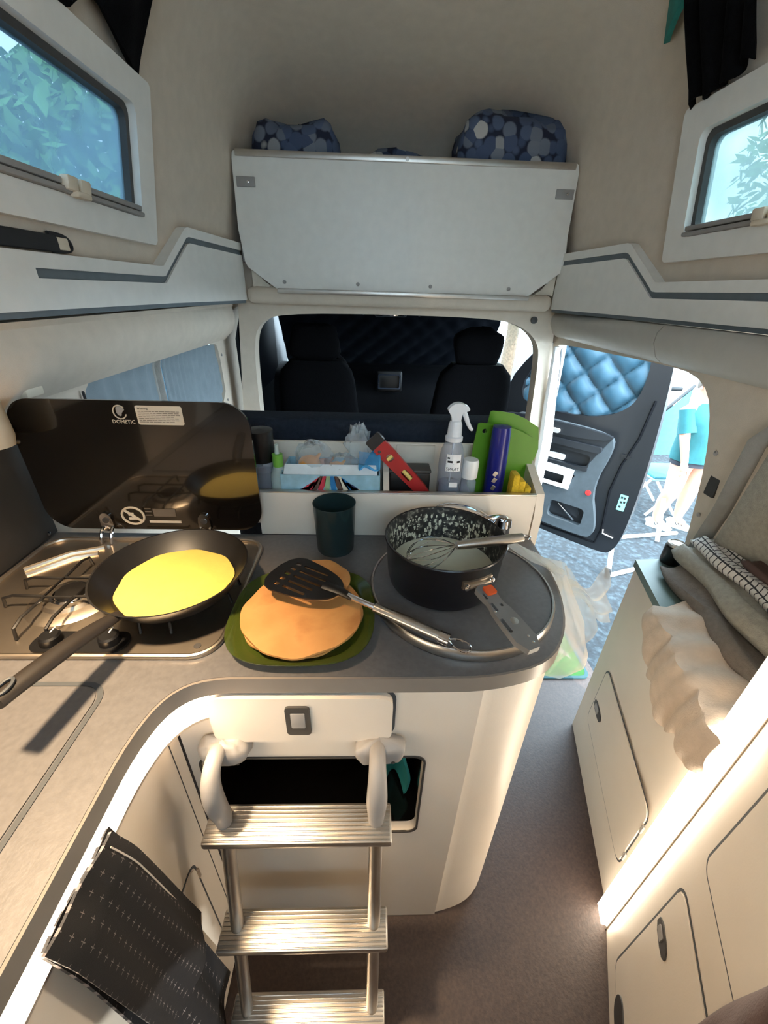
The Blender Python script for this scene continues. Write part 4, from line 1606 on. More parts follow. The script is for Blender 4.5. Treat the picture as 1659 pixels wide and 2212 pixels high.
# folded pancake peeking out at the back of the plate
tag(link('pancake', pancake((-.10, .632), .062, ZC + .0285, .005, 50, .002), 'pancake', None, 70), 'small folded pancake lying at the back of the stack', 'pancake', 'pancakes stacked on the plate')

SPT = thing('spatula', 'black slotted spatula with steel handle resting on the pancakes', 'spatula', (-.05, .57, ZC + .03))
sx = Vector((.030 - -.165, .525 - .632, -.004)).normalized()
SM = frame_m((-.172, .634, ZC + .062), sx, (0, 0, 1))
# local: x along the tool towards the handle, z sideways after frame; build own frame
sy = Vector((0, 0, 1)).cross(sx).normalized()
SM = Matrix((sx, sy, sx.cross(sy))).transposed().to_4x4()
SM.translation = (-.170, .632, ZC + .054)
blade = [(-.012, -.062), (-.008, .054), (.075, .046), (.118, .032), (.135, .012), (.135, -.012), (.118, -.034), (.075, -.052)]
slots = []
for k in range(5):
    y = -.044 + k * .0165
    slots.append(rrect(.012 + .004 * abs(k - 2.5) * .4, .026, y + .002, y + .0095, .002, 2))
    slots.append(rrect(.034, .098 - .003 * abs(k - 2.5) * 2, y + .003, y + .0088, .002, 2))
b = BM().prism(chaikin(blade, 2), 0, .0028, 'XY', slots, SM)
link('blade', b, 'black_plastic', SPT)
b = BM().tube([SM @ Vector(q) for q in ((.10, 0, .003), (.135, 0, .004), (.16, 0, .0))], [.012, .010, .007], 10, flat=.5)
link('blade_socket', b, 'black_plastic', SPT)
hs = [SM @ Vector(q) for q in ((.15, 0, .001), (.19, 0, -.001), (.21, 0, -.002))]
link('shaft', BM().tube(hs, .0052, 10), 'chrome', SPT)
hx = [Vector((.004, .538, ZC + .046)), Vector((.05, .513, ZC + .04)), Vector((.125, .481, ZC + .03))]
hx = [SM @ Vector((.205, 0, -.002)), SM @ Vector((.26, 0, -.004)), SM @ Vector((.335, 0, -.008))]
hd_ = link('grip', BM().tube(hx, [.0085, .0095, .0085], 14), 'steel_brushed', SPT)
link('ferrule', BM().tube([SM @ Vector((.325, 0, -.0075)), SM @ Vector((.342, 0, -.0085))], .0102, 14), 'chrome', hd_)
lq = [SM @ Vector(q) for q in ((.340, 0, -.008), (.352, .010, -.009), (.372, .011, -.010), (.380, 0, -.010), (.372, -.011, -.010), (.352, -.010, -.009))]
link('hanging_loop', BM().tube(chaikin([tuple(q) for q in lq], 1), .0017, 6, True), 'chrome', hd_)

# ------------------------------------------------------------------ cup
cu = BM().lathe([(.0001, 0), (.040, 0), (.042, .004), (.047, .118), (.0475, .120), (.0455, .120), (.040, .006), (.0001, .006)], (-.080, .79, ZC), 44)
tag(link('tumbler', cu, 'dark_cup', None, 50), 'dark smoky plastic tumbler standing at the back of the worktop', 'cup')

# ------------------------------------------------------------------ sink cover, pot, whisk
SK = (.182, .637)
sk = thing('sink_cover', 'round dark sink cover with a metal rim under the pot', 'sink cover', (*SK, ZC))
link('cover_board', BM().lathe([(.0001, .0), (.174, 0), (.174, .0195), (.0001, .0195)], (*SK, ZC + .001), 72), 'worktop', sk)
link('metal_rim', BM().lathe([(.174, 0), (.179, 0), (.1805, .004), (.1805, .018), (.178, .022), (.175, .022), (.174, .019)], (*SK, ZC + .001), 72), 'steel_brushed', sk)

PT = (.145, .655)
zp = ZC + .021
pt = thing('saucepan', 'dark saucepan with splashed batter inside on the sink cover', 'pot', (*PT, zp))
link('pot_body', BM().lathe([(.0001, 0), (.098, 0), (.104, .004), (.108, .02), (.114, .096), (.117, .1), (.116, .102), (.1125, .101)], (*PT, zp), 60), 'pot_outside', pt)
link('pot_lining', BM().lathe([(.1125, .1012), (.1095, .09), (.103, .015), (.098, .006), (.0001, .005)], (*PT, zp), 60), 'pot_inside', pt)
b = BM().lathe([(.0001, 0), (.099, 0), (.1045, .004), (.105, .024), (.1035, .026), (.0001, .024)], (*PT, zp + .006), 60)
tag(link('batter', b, 'batter', None), 'creamy white crepe batter in the dark saucepan', 'batter')
# batter drips splashed on the upper inner wall
rnd = random.Random(21)
b = BM()
for i in range(240):
    a = math.radians(rnd.uniform(20, 175))
    h = rnd.uniform(.035, .088)
    R = pw(h, [(.015, .103), (.09, .1095)]) - .0012
    s = rnd.uniform(.001, .003)
    b.lathe([(.0001, 0), (s, .0004), (.0001, .001)], (0, 0, 0), 6, Matrix.Translation((PT[0] + R * math.cos(a), PT[1] + R * math.sin(a), zp + h)) @ Matrix.Rotation(a, 4, 'Z') @ Matrix.Rotation(math.radians(-90), 4, 'Y') @ Matrix.Diagonal((2.2 if rnd.random() < .5 else .8, 1, 1, 1)))
sp_ = link('batter_splashes', b, 'batter', pt)
sp_['kind'] = 'stuff'
# pot handle
hm = Matrix((Vector((.065, -.145, -.02)).normalized(), Vector((.145, .065, 0)).normalized(), Vector((0, 0, 1)))).transposed()
hx_ = Vector((.062, -.148, 0)).normalized()
hy_ = Vector((0, 0, 1)).cross(hx_)
HM = Matrix((hx_, hy_, Vector((0, 0, 1)))).transposed().to_4x4()
HM.translation = (PT[0] + hx_.x * .108, PT[1] + hx_.y * .108, zp + .062)
b = BM().prism(chaikin([(-.004, -.03), (-.004, .03), (.008, .03), (.008, -.03)], 1), .0, .016, 'XY', [], HM)
b.tube([HM @ Vector((.010, -.03, .008)), HM @ Vector((.010, .03, .008))], .003, 8)
link('handle_bracket', b, 'steel', pt)
for s in (-.026, .026):
    link('rivet', BM().lathe([(.0001, 0), (.006, .001), (.006, .004), (.0001, .006)], (0, 0, 0), 14, HM @ Matrix.Translation((.008, s, .008)) @ Matrix.Rotation(math.radians(90), 4, 'Y')), 'chrome', pt)
hp = [(.012, -.014), (.012, .014), (.030, .017), (.055, .013), (.072, .019), (.148, .022), (.148, -.018), (.07, -.017), (.052, -.011), (.03, -.015)]
hs_ = [rrect(.030, .043, -.011, -.007, .0015, 2), rrect(.052, .070, -.0105, -.0055, .0015, 2), rrect(.085, .112, -.0155, -.0095, .0015, 2), rrect(.057, .064, .004, .009, .002, 2)]
TLT = HM @ Matrix.Rotation(math.radians(8), 4, 'Y')
b = BM().prism(chaikin(hp, 1), .0, .011, 'XY', hs_, TLT)
h_ = link('folding_handle', b, 'handle_grey', pt)
link('release_button', BM().prism(rrect(.020, .038, -.004, .015, .003, 3), .011, .015, 'XY', [], TLT), 'orange', h_)
for q in ((.126, .008), (.138, .008), (.07, -.012)):
    link('rivet', BM().lathe([(.0001, 0), (.0022, 0), (.0001, .001)], (0, 0, 0), 10, TLT @ Matrix.Translation((q[0], q[1], .011))), 'chrome', h_)
link('emblem', BM().lathe([(.0001, 0), (.007, 0), (.0001, .0006)], (0, 0, 0), 16, TLT @ Matrix.Translation((.095, .006, .011))), 'aluminium', h_)

WH = thing('whisk', 'steel balloon whisk leaning across the saucepan rim', 'whisk', (.16, .62, zp + .05))
wa, wb = Vector((.158, .612, zp + .106)), Vector((.285, .632, zp + .112))
wd = (wb - wa).normalized()
link('grip', BM().tube([wa, wa + wd * .02, wb - wd * .02, wb], [.0075, .009, .0095, .0085], 16), 'steel_brushed', WH)
link('end_loop', BM().tube([wb + wd * (.008 - .008 * math.cos(a)) + Vector((0, .007 * math.sin(a), 0)) for a in [2 * math.pi * i / 16 for i in range(16)]], .0013, 6, True), 'chrome', WH)
ax = (Vector((.072, .645, zp + .052)) - wa)
for k in range(5):
    an = math.pi * k / 5
    n1 = ax.normalized().orthogonal().normalized()
    n2 = ax.normalized().cross(n1)
    sd = n1 * math.cos(an) + n2 * math.sin(an)
    pts = []
    for i in range(25):
        t = i / 24
        s = 1 - abs(2 * t - 1)
        w_ = (1 if t < .5 else -1) * .030 * math.sin(min(1, s * 1.05) * math.pi * .92) ** .8 if 0 < s < .999 else 0
        pts.append(wa + ax * (s ** .85) + sd * w_)
    link('wire', BM().tube(pts, .0009, 6), 'chrome', WH)

# faucet behind the pot
FC = thing('faucet', 'chrome faucet with spout and lever behind the saucepan', 'faucet', (.31, .80, ZC))
link('base', BM().lathe([(.0001, 0), (.024, 0), (.024, .006), (.019, .01), (.018, .06), (.021, .065), (.019, .082), (.0001, .086)], (.305, .795, ZC), 28), 'chrome', FC)
link('lever', BM().tube([(.305, .795, ZC + .085), (.29, .785, ZC + .092), (.262, .775, ZC + .095)], [.012, .011, .006], 10, flat=.6), 'chrome', FC)
link('spout', BM().tube(chaikin([(.30, .808, ZC + .05), (.25, .815, ZC + .085), (.19, .812, ZC + .103), (.155, .80, ZC + .104), (.145, .79, ZC + .09)], 2, False), .010, 12), 'chrome', FC)
link('aerator', BM().lathe([(.0001, 0), (.012, 0), (.0135, .004), (.0135, .022), (.0001, .026)], (.143, .785, ZC + .078), 20), 'chrome', FC)

# ------------------------------------------------------------------ storage trough behind the worktop
TR = thing('storage_trough', 'cream storage trough along the back of the worktop', 'storage tray', (.08, .92, ZC))
link('front_board', BM().box((.065, .8525, 1.027), (.66, .013, .114), .002), 'furniture', TR)
link('back_board', BM().box((.065, 1.003, 1.063), (.70, .013, .188), .002), 'furniture', TR)
link('bottom_board', BM().box((.065, .928, 1.0), (.68, .138, .01)), 'furniture', TR)
link('divider', BM().prism([(.859, 1.005), (.859, 1.083), (.996, 1.15), (.996, 1.005)], .030, .044, 'YZ'), 'furniture', TR)
link('front_edge', BM().box((.065, .8525, 1.0855), (.66, .014, .003), .001), 'aluminium', TR)
link('end_panel', BM().prism(chaikin([(.846, .90), (.846, 1.078), (.90, 1.10), (.995, 1.14), (1.008, 1.13), (1.008, .90)], 1), .398, .418, 'YZ'), 'furniture', TR)
link('spice_shelf', BM().box((.115, .99, 1.13), (.10, .008, .05), .002), 'foam', TR)
ZT = 1.005

gr = thing('pepper_mill', 'clear pepper mill with a black cap behind the hob lid', 'pepper mill', (-.262, .92, ZT))
link('jar', BM().lathe([(.0001, 0), (.027, 0), (.028, .003), (.026, .13), (.0001, .13)], (-.262, .92, ZT), 28), 'bottle_clear', gr)
link('peppercorns', BM().lathe([(.0001, 0), (.024, 0), (.024, .10), (.0001, .105)], (-.262, .92, ZT + .004), 24), 'feather_brown', gr)
link('cap', BM().lathe([(.0001, 0), (.029, 0), (.031, .004), (.030, .05), (.031, .075), (.0001, .078)], (-.262, .92, ZT + .13), 28), 'black_plastic', gr)
gb = thing('soap_bottle', 'small milky bottle with a green cap beside the pepper mill', 'bottle', (-.222, .905, ZT))
link('bottle_body', BM().lathe([(.0001, 0), (.019, 0), (.02, .004), (.02, .10), (.012, .122), (.0001, .124)], (-.222, .905, ZT), 24), 'bottle_milky', gb)
link('cap', BM().lathe([(.0001, 0), (.0125, 0), (.0125, .03), (.0001, .032)], (-.222, .905, ZT + .122), 20), 'bottle_green', gb)
link('nozzle', BM().lathe([(.0001, 0), (.006, 0), (.004, .022), (.0001, .024)], (-.222, .905, ZT + .153), 14), 'bottle_milky', gb)

# feather-print box, open at the top
bx = thing('feather_box', 'open pale blue cardboard box with a colourful feather print', 'box', (-.095, .92, ZT))
b = BM().prism(rrect(-.212, .022, .868, .985, .002, 1), ZT + .001, ZT + .115, 'XY', [rrect(-.209, .019, .871, .982, .002, 1)])
b.box((-.095, .9265, ZT + .003), (.23, .112, .003))
link('carton', b, 'box_blue', bx)
link('front_flap', BM().box((0, 0, 0), (.22, .034, .002), 0, Matrix.Rotation(math.radians(28), 4, 'X')).add([], []), 'box_white', bx)
fl = D.objects[[o.name for o in bx.children if o.name.startswith('front_flap')][0]]
for v in fl.data.vertices:
    v.co += Vector((-.095, .886, ZT + .120))
rnd = random.Random(8)
cols = ['feather_navy', 'feather_red', 'feather_red', 'feather_brown', 'feather_red', 'feather_green', 'feather_blue', 'feather_brown', 'feather_cream', 'feather_blue', 'feather_navy', 'feather_cream']
for i, cl in enumerate(cols):
    t = i / (len(cols) - 1)
    a = lerp(-60, 60, t)
    x = lerp(-.19, .0, t)
    fe = [(-.006, 0), (-.007, .03), (-.002, .055), (.002, .055), (.007, .03), (.005, 0)]
    m_ = Matrix.Translation((x, .8672, ZT + .058 + .014 * math.sin(math.pi * t))) @ Matrix.Rotation(math.radians(-a), 4, 'Y')
    pts_ = [(m_ @ Vector((px, 0, pz)))[:] for px, pz in chaikin(fe, 1)]
    pts_ = [(min(.018, max(-.208, q[0])), min(ZT + .113, max(ZT + .01, q[2]))) for q in pts_]
    link('feather', BM().prism(pts_, .8668, .8678, 'XZ'), cl, bx)


def onion(c, rr, mat, lab, nm='onion'):
    b = BM().lathe([(.0001, -rr * .85), (rr * .5, -rr * .8), (rr * .95, -rr * .25), (rr * .98, rr * .15), (rr * .6, rr * .7), (rr * .18, rr * .95), (rr * .1, rr * 1.4), (.0001, rr * 1.45)], c, 20, Matrix.Rotation(.7, 4, 'Y'))
    return tag(link(nm, b, mat, None, 60), lab, 'onion', 'onions in the feather box')


onion((-.150, .925, ZT + 0.115), .030, 'onion', 'large golden onion in a clear bag at the left of the feather box')
onion((-.115, .94, ZT + 0.107), .024, 'onion_red', 'reddish onion tucked beside the large golden one')
onion((-.085, .92, ZT + 0.107), .024, 'onion', 'small golden onion under the white bag in the feather box')


def crumple(c, d, seed, lo=.75):
    rnd = random.Random(seed)
    b = BM()
    nu, nv = 20, 12
    vs, fs = [], []
    for j in range(nv + 1):
        th_ = math.pi * j / nv
        for i in range(nu):
            a = 2 * math.pi * i / nu
            k = rnd.uniform(lo, 1.12)
            vs.append((c[0] + d[0] * k * math.sin(th_) * math.cos(a), c[1] + d[1] * k * math.sin(th_) * math.sin(a), c[2] + d[2] * k * math.cos(th_)))
    for j in range(nv):
        for i in range(nu):
            fs.append((j * nu + i, j * nu + (i + 1) % nu, (j + 1) * nu + (i + 1) % nu, (j + 1) * nu + i))
    return b.add(vs, fs)


tag(link('clear_bag', crumple((-.14, .93, ZT + 0.127), (.048, .036, .05), 5), 'clear_film', None, 30), 'crumpled clear plastic bag around the large onion', 'bag')
tag(link('white_bag', crumple((-.075, .925, ZT + 0.112), (.045, .035, .036), 6), 'clear_film', None, 30), 'crumpled whitish plastic bag around the small onion', 'bag')
tag(link('film_bag', crumple((-.03, .945, ZT + 0.147), (.038, .03, .07), 7, .6), 'clear_film', None, 30), 'tall crumpled clear bag sticking out beside the blue cloth', 'bag')
b = BM().grid(lambda u, v: (-.03 + .05 * u, .885 + .09 * v, ZT + .117 + .012 * math.sin(u * 5 + v * 9) + .02 * u + .012 * v), 12, 16, .004)
tag(link('blue_cloth', b, 'cloth_blue', None, 60), 'bright blue folded cloth at the right of the feather box', 'cloth')

# spirit level
lv = thing('spirit_level', 'red spirit level leaning in the trough', 'spirit level', (.08, .90, ZT))
la_, lb_ = Vector((.008, .925, 1.186)), Vector((.132, .895, 1.062))
lx = (lb_ - la_).normalized()
ly = Vector((0, -1, 0))
ly = (ly - lx * ly.dot(lx)).normalized()
LM = Matrix((lx, lx.cross(ly) * 1, ly)).transposed().to_4x4()
LM.translation = la_
ln = (lb_ - la_).length + .03
b = BM().prism(chaikin([(.012, -.019), (.012, .017), (.03, .019), (ln, .010), (ln, -.016), (.03, -.021)], 1), -.007, .007, 'XY', [rrect(.045, .063, -.009, .009, .008, 4), rrect(.098, .128, -.010, .006, .003, 2)], LM)
link('level_body', b, 'level_red', lv)
link('end_cap', BM().prism(rrect(-.012, .014, -.021, .019, .004, 2), -.008, .008, 'XY', [], LM), 'black_plastic', lv)
link('vial', BM().tube([LM @ Vector((.098, -.002, 0)), LM @ Vector((.128, -.002, 0))], .0055, 10), 'vial', lv)
link('cross_vial', BM().tube([LM @ Vector((.054, -.009, 0)), LM @ Vector((.054, .009, 0))], .005, 10), 'vial', lv)
link('hang_hole', BM().lathe([(.0001, 0), (.004, 0), (.0001, .0006)], (0, 0, 0), 12, LM @ Matrix.Translation((.026, .008, .0072))), 'groove_dark', lv)

bk = thing('black_tin', 'flat black tin standing below the spirit level', 'tin', (.097, .935, ZT))
link('tin_body', BM().box((.097, .938, ZT + .052), (.10, .05, .104), .003), 'black_plastic', bk)
link('tin_lid', BM().box((.097, .938, ZT + .108), (.104, .053, .008), .003), 'dark_grey', bk)

# spray bottle
sb = thing('spray_bottle', 'clear spray bottle with a white trigger head', 'spray bottle', (.193, .905, ZT))
c = (.193, .905, ZT)
link('bottle_body', BM().lathe([(.0001, 0), (.028, 0), (.030, .003), (.030, .145), (.027, .17), (.019, .19), (.0165, .196), (.0001, .197)], c, 32), 'bottle_clear', sb)
link('liquid', BM().lathe([(.0001, 0), (.0265, 0), (.0265, .085), (.0001, .086)], (c[0], c[1], ZT + .003), 28), 'liquid', sb)
co = link('collar', BM().lathe([(.0001, 0), (.0205, 0), (.0205, .009), (.017, .012), (.0155, .038), (.0125, .046), (.0001, .047)], (c[0], c[1], ZT + .194), 26), 'spray_white', sb)
link('dip_tube', BM().tube([(c[0], c[1], ZT + .01), (c[0], c[1], ZT + .195)], .002, 6), 'spray_white', sb)
hd2 = chaikin([(-.010, .235), (-.012, .252), (-.020, .262), (-.021, .268), (-.010, .279), (.004, .282), (.016, .278), (.027, .272), (.027, .264), (.014, .263), (.011, .258), (.010, .235)], 2)
b = BM().prism(hd2, -.010, .010, 'XZ')
b.v = [(v[0] + c[0], v[1] * (1 - .25 * abs(v[2] - .26) / .03) + c[1], v[2] + ZT) for v in b.v]
link('spray_head', b, 'spray_white', sb)
tp = chaikin([(.014, .264), (.022, .250), (.028, .235), (.037, .221), (.041, .219)], 2, False)
b = BM().tube([(c[0] + x, c[1], ZT + z) for x, z in tp], [lerp(.0065, .0035, i / (len(tp) - 1)) for i in range(len(tp))], 8)
link('trigger', b, 'spray_white', sb)
bl = BM()
for i in range(11):
    a0, a1 = math.radians(-125 + 70 * i / 11), math.radians(-125 + 70 * (i + 1) / 11)
    R = .0306
    bl.add([(c[0] + R * math.cos(a), c[1] + R * math.sin(a), ZT + z) for a, z in ((a0, .126), (a1, .126), (a1, .168), (a0, .168))], [(0, 1, 2, 3)])
bl.v = [(c[0] + (v[0] - c[0]) * (1 if v[2] < ZT + .15 else .955), c[1] + (v[1] - c[1]) * (1 if v[2] < ZT + .15 else .955), v[2]) for v in bl.v]
lb2 = link('paper_label', bl, 'paper', sb)
t_ = BM()
text_bm(t_, 'SPRAY', .0115, TXT(0, 0, 0), align='CENTER')
t_.box((-.008, 0, .022), (.012, .0006, .005)).box((.012, 0, .022), (.008, .0006, .005)).box((-.012, 0, .031), (.006, .0006, .004))
t_.v = [(c[0] + .0311 * math.cos(math.radians(-92) + (v[0]) / .0311), c[1] + .0311 * math.sin(math.radians(-92) + v[0] / .0311), ZT + .1285 + v[2]) for v in t_.v]
link('label_print', t_, 'print_black', lb2, 0)
bl = BM().box((c[0] + .004, c[1] - .0305, ZT + .092), (.02, .001, .012))
link('small_label', bl, 'paper', sb)

wb_ = thing('capped_jar', 'small clear jar with a white screw cap beside the spray bottle', 'jar', (.238, .895, ZT))
link('jar_body', BM().lathe([(.0001, 0), (.018, 0), (.019, .003), (.019, .095), (.014, .104), (.0001, .106)], (.238, .895, ZT), 24), 'bottle_clear', wb_)
link('screw_cap', BM().lathe([(.0001, 0), (.0185, 0), (.0195, .003), (.0195, .040), (.017, .046), (.0001, .047)], (.238, .895, ZT + .105), 28), 'white_plastic', wb_)


def board(c, w, h, tilt, y, lab, hole):
    b = BM()
    o_ = chaikin([(-w / 2, 0), (-w / 2, h * .93), (-w / 2 + .012, h * .95), (0, h * .93), (w / 2, h * .78), (w / 2 - .02, .02), (w / 2 - .035, 0)], 1)
    m_ = Matrix.Translation((c[0], y, c[1])) @ Matrix.Rotation(tilt, 4, 'Y')
    hs = [[(-w / 2 + .022 + .006 * math.cos(a), h * .86 + .006 * math.sin(a)) for a in [2 * math.pi * i / 14 for i in range(14)]]] if hole else []
    q = BM().prism(o_, -.002, .002, 'XZ', hs, m_)
    return tag(link('cutting_board', q, 'board_green', None), lab, 'cutting board', 'green cutting boards')


board((.332, ZT), .165, .232, .03, .957, 'green cutting board with a hole, in front of the other board', True)
board((.350, ZT), .150, .258, .05, .975, 'green cutting board standing behind the other board', False)

tb = thing('blue_tube', 'glossy blue tube bottle in front of the green boards', 'bottle', (.312, .925, ZT))
mt = Matrix.Rotation(math.radians(-1), 4, 'Y')
link('bottle_body', BM().lathe([(.0001, 0), (.023, 0), (.024, .004), (.0235, .15), (.022, .21), (.021, .224), (.0001, .227)], (.312, .922, ZT), 30, mt), 'tube_blue', tb)
bar = BM()
for z in (.075, .095, .112):
    bar.box((.303, .8985, ZT + z), (.010, .001, .012), .0004, Matrix.Rotation(.5, 4, 'Y'))
link('label_print', bar, 'aluminium', tb, 0)

sg = thing('sponge', 'yellow grooved sponge at the right end of the trough', 'sponge', (.362, .885, ZT))
b = BM()
for x in (.347, .363, .379):
    b.box((x, .885, ZT + .062 - (x - .347) * .5), (.0175, .035, .122 - (x - .347) * 1.0), .005)
link('sponge_body', b, 'sponge', sg)

# ------------------------------------------------------------------ white carrier bag on the counter corner
def fn(u, v):
    a = lerp(-.2, 5.2, u)
    z = lerp(.66, .985, v)
    R = pw(v, [(0, .012), (.12, .045), (.4, .075), (.7, .07), (.9, .04), (1, .025)])
    R *= 1 + .22 * math.sin(a * 5 + v * 4) + .1 * math.sin(a * 11 + 9 * v)
    cx = pw(v, [(0, .43), (.5, .452), (1, .41)])
    return (max(cx + R * math.cos(a) * .9, .402 if z < .98 else .38), .70 + R * math.sin(a) * 1.1 + .05 * (1 - v) * 0, z)


cb = thing('carrier_bag', 'thin white plastic bag hanging from the corner of the worktop', 'bag', (.45, .7, .66))
link('bag_body', BM().grid(fn, 60, 26), 'bag_film', cb, 60)


def fn(u, v):
    # flared handle loop spreading to the right
    t = u
    x = lerp(.43, .55, t)
    w_ = .015 + .045 * t
    z = lerp(.93, .905, t) + w_ * (v - .5) * 2 + .008 * math.sin(t * 14 + v * 6)
    return (x, .70 + .03 * math.sin(t * 5 + v * 3) + .012 * math.sin(v * 15), z)


link('handle_flap', BM().grid(fn, 20, 14), 'bag_film', cb, 60)


def fn(u, v):
    x = lerp(.315, .42, u)
    return (x, .76 - .07 * u + .03 * (v - .5) + .006 * math.sin(v * 14), lerp(1.005, .978, u) + .01 * math.sin(v * 9 + u * 5) + .012 * (v - .5) ** 2)


link('tied_handle', BM().grid(fn, 16, 10), 'bag_film', cb, 60)

# ------------------------------------------------------------------ checked kitchen towel hanging at the left cabinet
def towel(x0, y0, y1, zt, zb_, seed, amp, skew):
    def fn(u, v):
        y = lerp(y0, y1, u) + skew * v * (.3 + .7 * u)
        z = lerp(zt, zb_, v) - .015 * math.sin(u * 3.1) * v + .01 * (1 - u) * (1 - v)
        x = x0 + .012 * math.sin(min(1, v * 6) * 1.57) + amp * math.sin(u * 9 + v * 2.5 + seed) * (.3 + v) + .015 * v * math.sin(u * 3.1)
        return (x, y, z)
    return BM().grid(fn, 40, 60, .004, uvs=lambda u, v: (u * .16 + 1.0, v * .62 + 1.0))


KT = thing('kitchen_towel', 'black kitchen towel with a fine pale check hanging on the left cabinet', 'towel', (-.30, .22, .2))
link('back_layer', towel(-.326, .146, .262, .90, .14, 2, .006, .045), 'check_black', KT, 70)
link('front_layer', towel(-.312, .142, .248, .918, .49, 0, .005, .055), 'check_black', KT, 70)
q = BM().grid(lambda u, v: (-.2945 + .012 * math.sin(min(1, v * 6) * 1.57) - .012 + .005 * math.sin(.93 * 9 + v * 2.5) * (.3 + v) + .003, lerp(.2335, .2352, u) + .052 * v, lerp(.915, .49, v)), 2, 40, .001)
link('hem_stripe', q, 'towel_stripe', KT, 60)

# ------------------------------------------------------------------ outdoors
GZ = -.55
b = BM().prism([(-12, -8), (16, -8), (16, 20), (-12, 20)], GZ - .05, GZ)
struct('ground', b, 'asphalt', 'rough grey asphalt ground outside the sliding door', 'ground')
b = BM().box((1.02, 1.6, -.05), (.06, 1.2, .03), .006)
struct('trim_5', b, 'sill', 'bright sill strip of the sliding door step', 'trim')
b = BM().box((.93, 1.65, -.07), (.16, 1.14, .02))
struct('trim_6', b, 'dark_trim', 'dark entry step below the sliding door', 'trim')
dm = thing('door_mat', 'green door mat with a bird picture on the entry step', 'mat', (.86, 1.5, -.04))
mm = Matrix.Translation((.86, 1.48, 0))
link('mat_pile', BM().prism(rrect(.74, .985, 1.21, 1.85, .03, 5), .002, .010), 'mat_green', dm)
link('mat_border', BM().prism(rrect(.73, .995, 1.20, 1.86, .035, 5), .001, .0105, 'XY', [rrect(.742, .983, 1.212, 1.848, .03, 5)]), 'mat_edge', dm)
bird = chaikin([(.82, 1.46), (.84, 1.41), (.88, 1.37), (.93, 1.33), (.955, 1.30), (.945, 1.34), (.92, 1.40), (.90, 1.47), (.87, 1.50)], 2)
link('bird_picture', BM().prism(bird, .0100, .0108), 'mat_bird', dm)

# person by the table
PX, PY = 3.03, 3.50


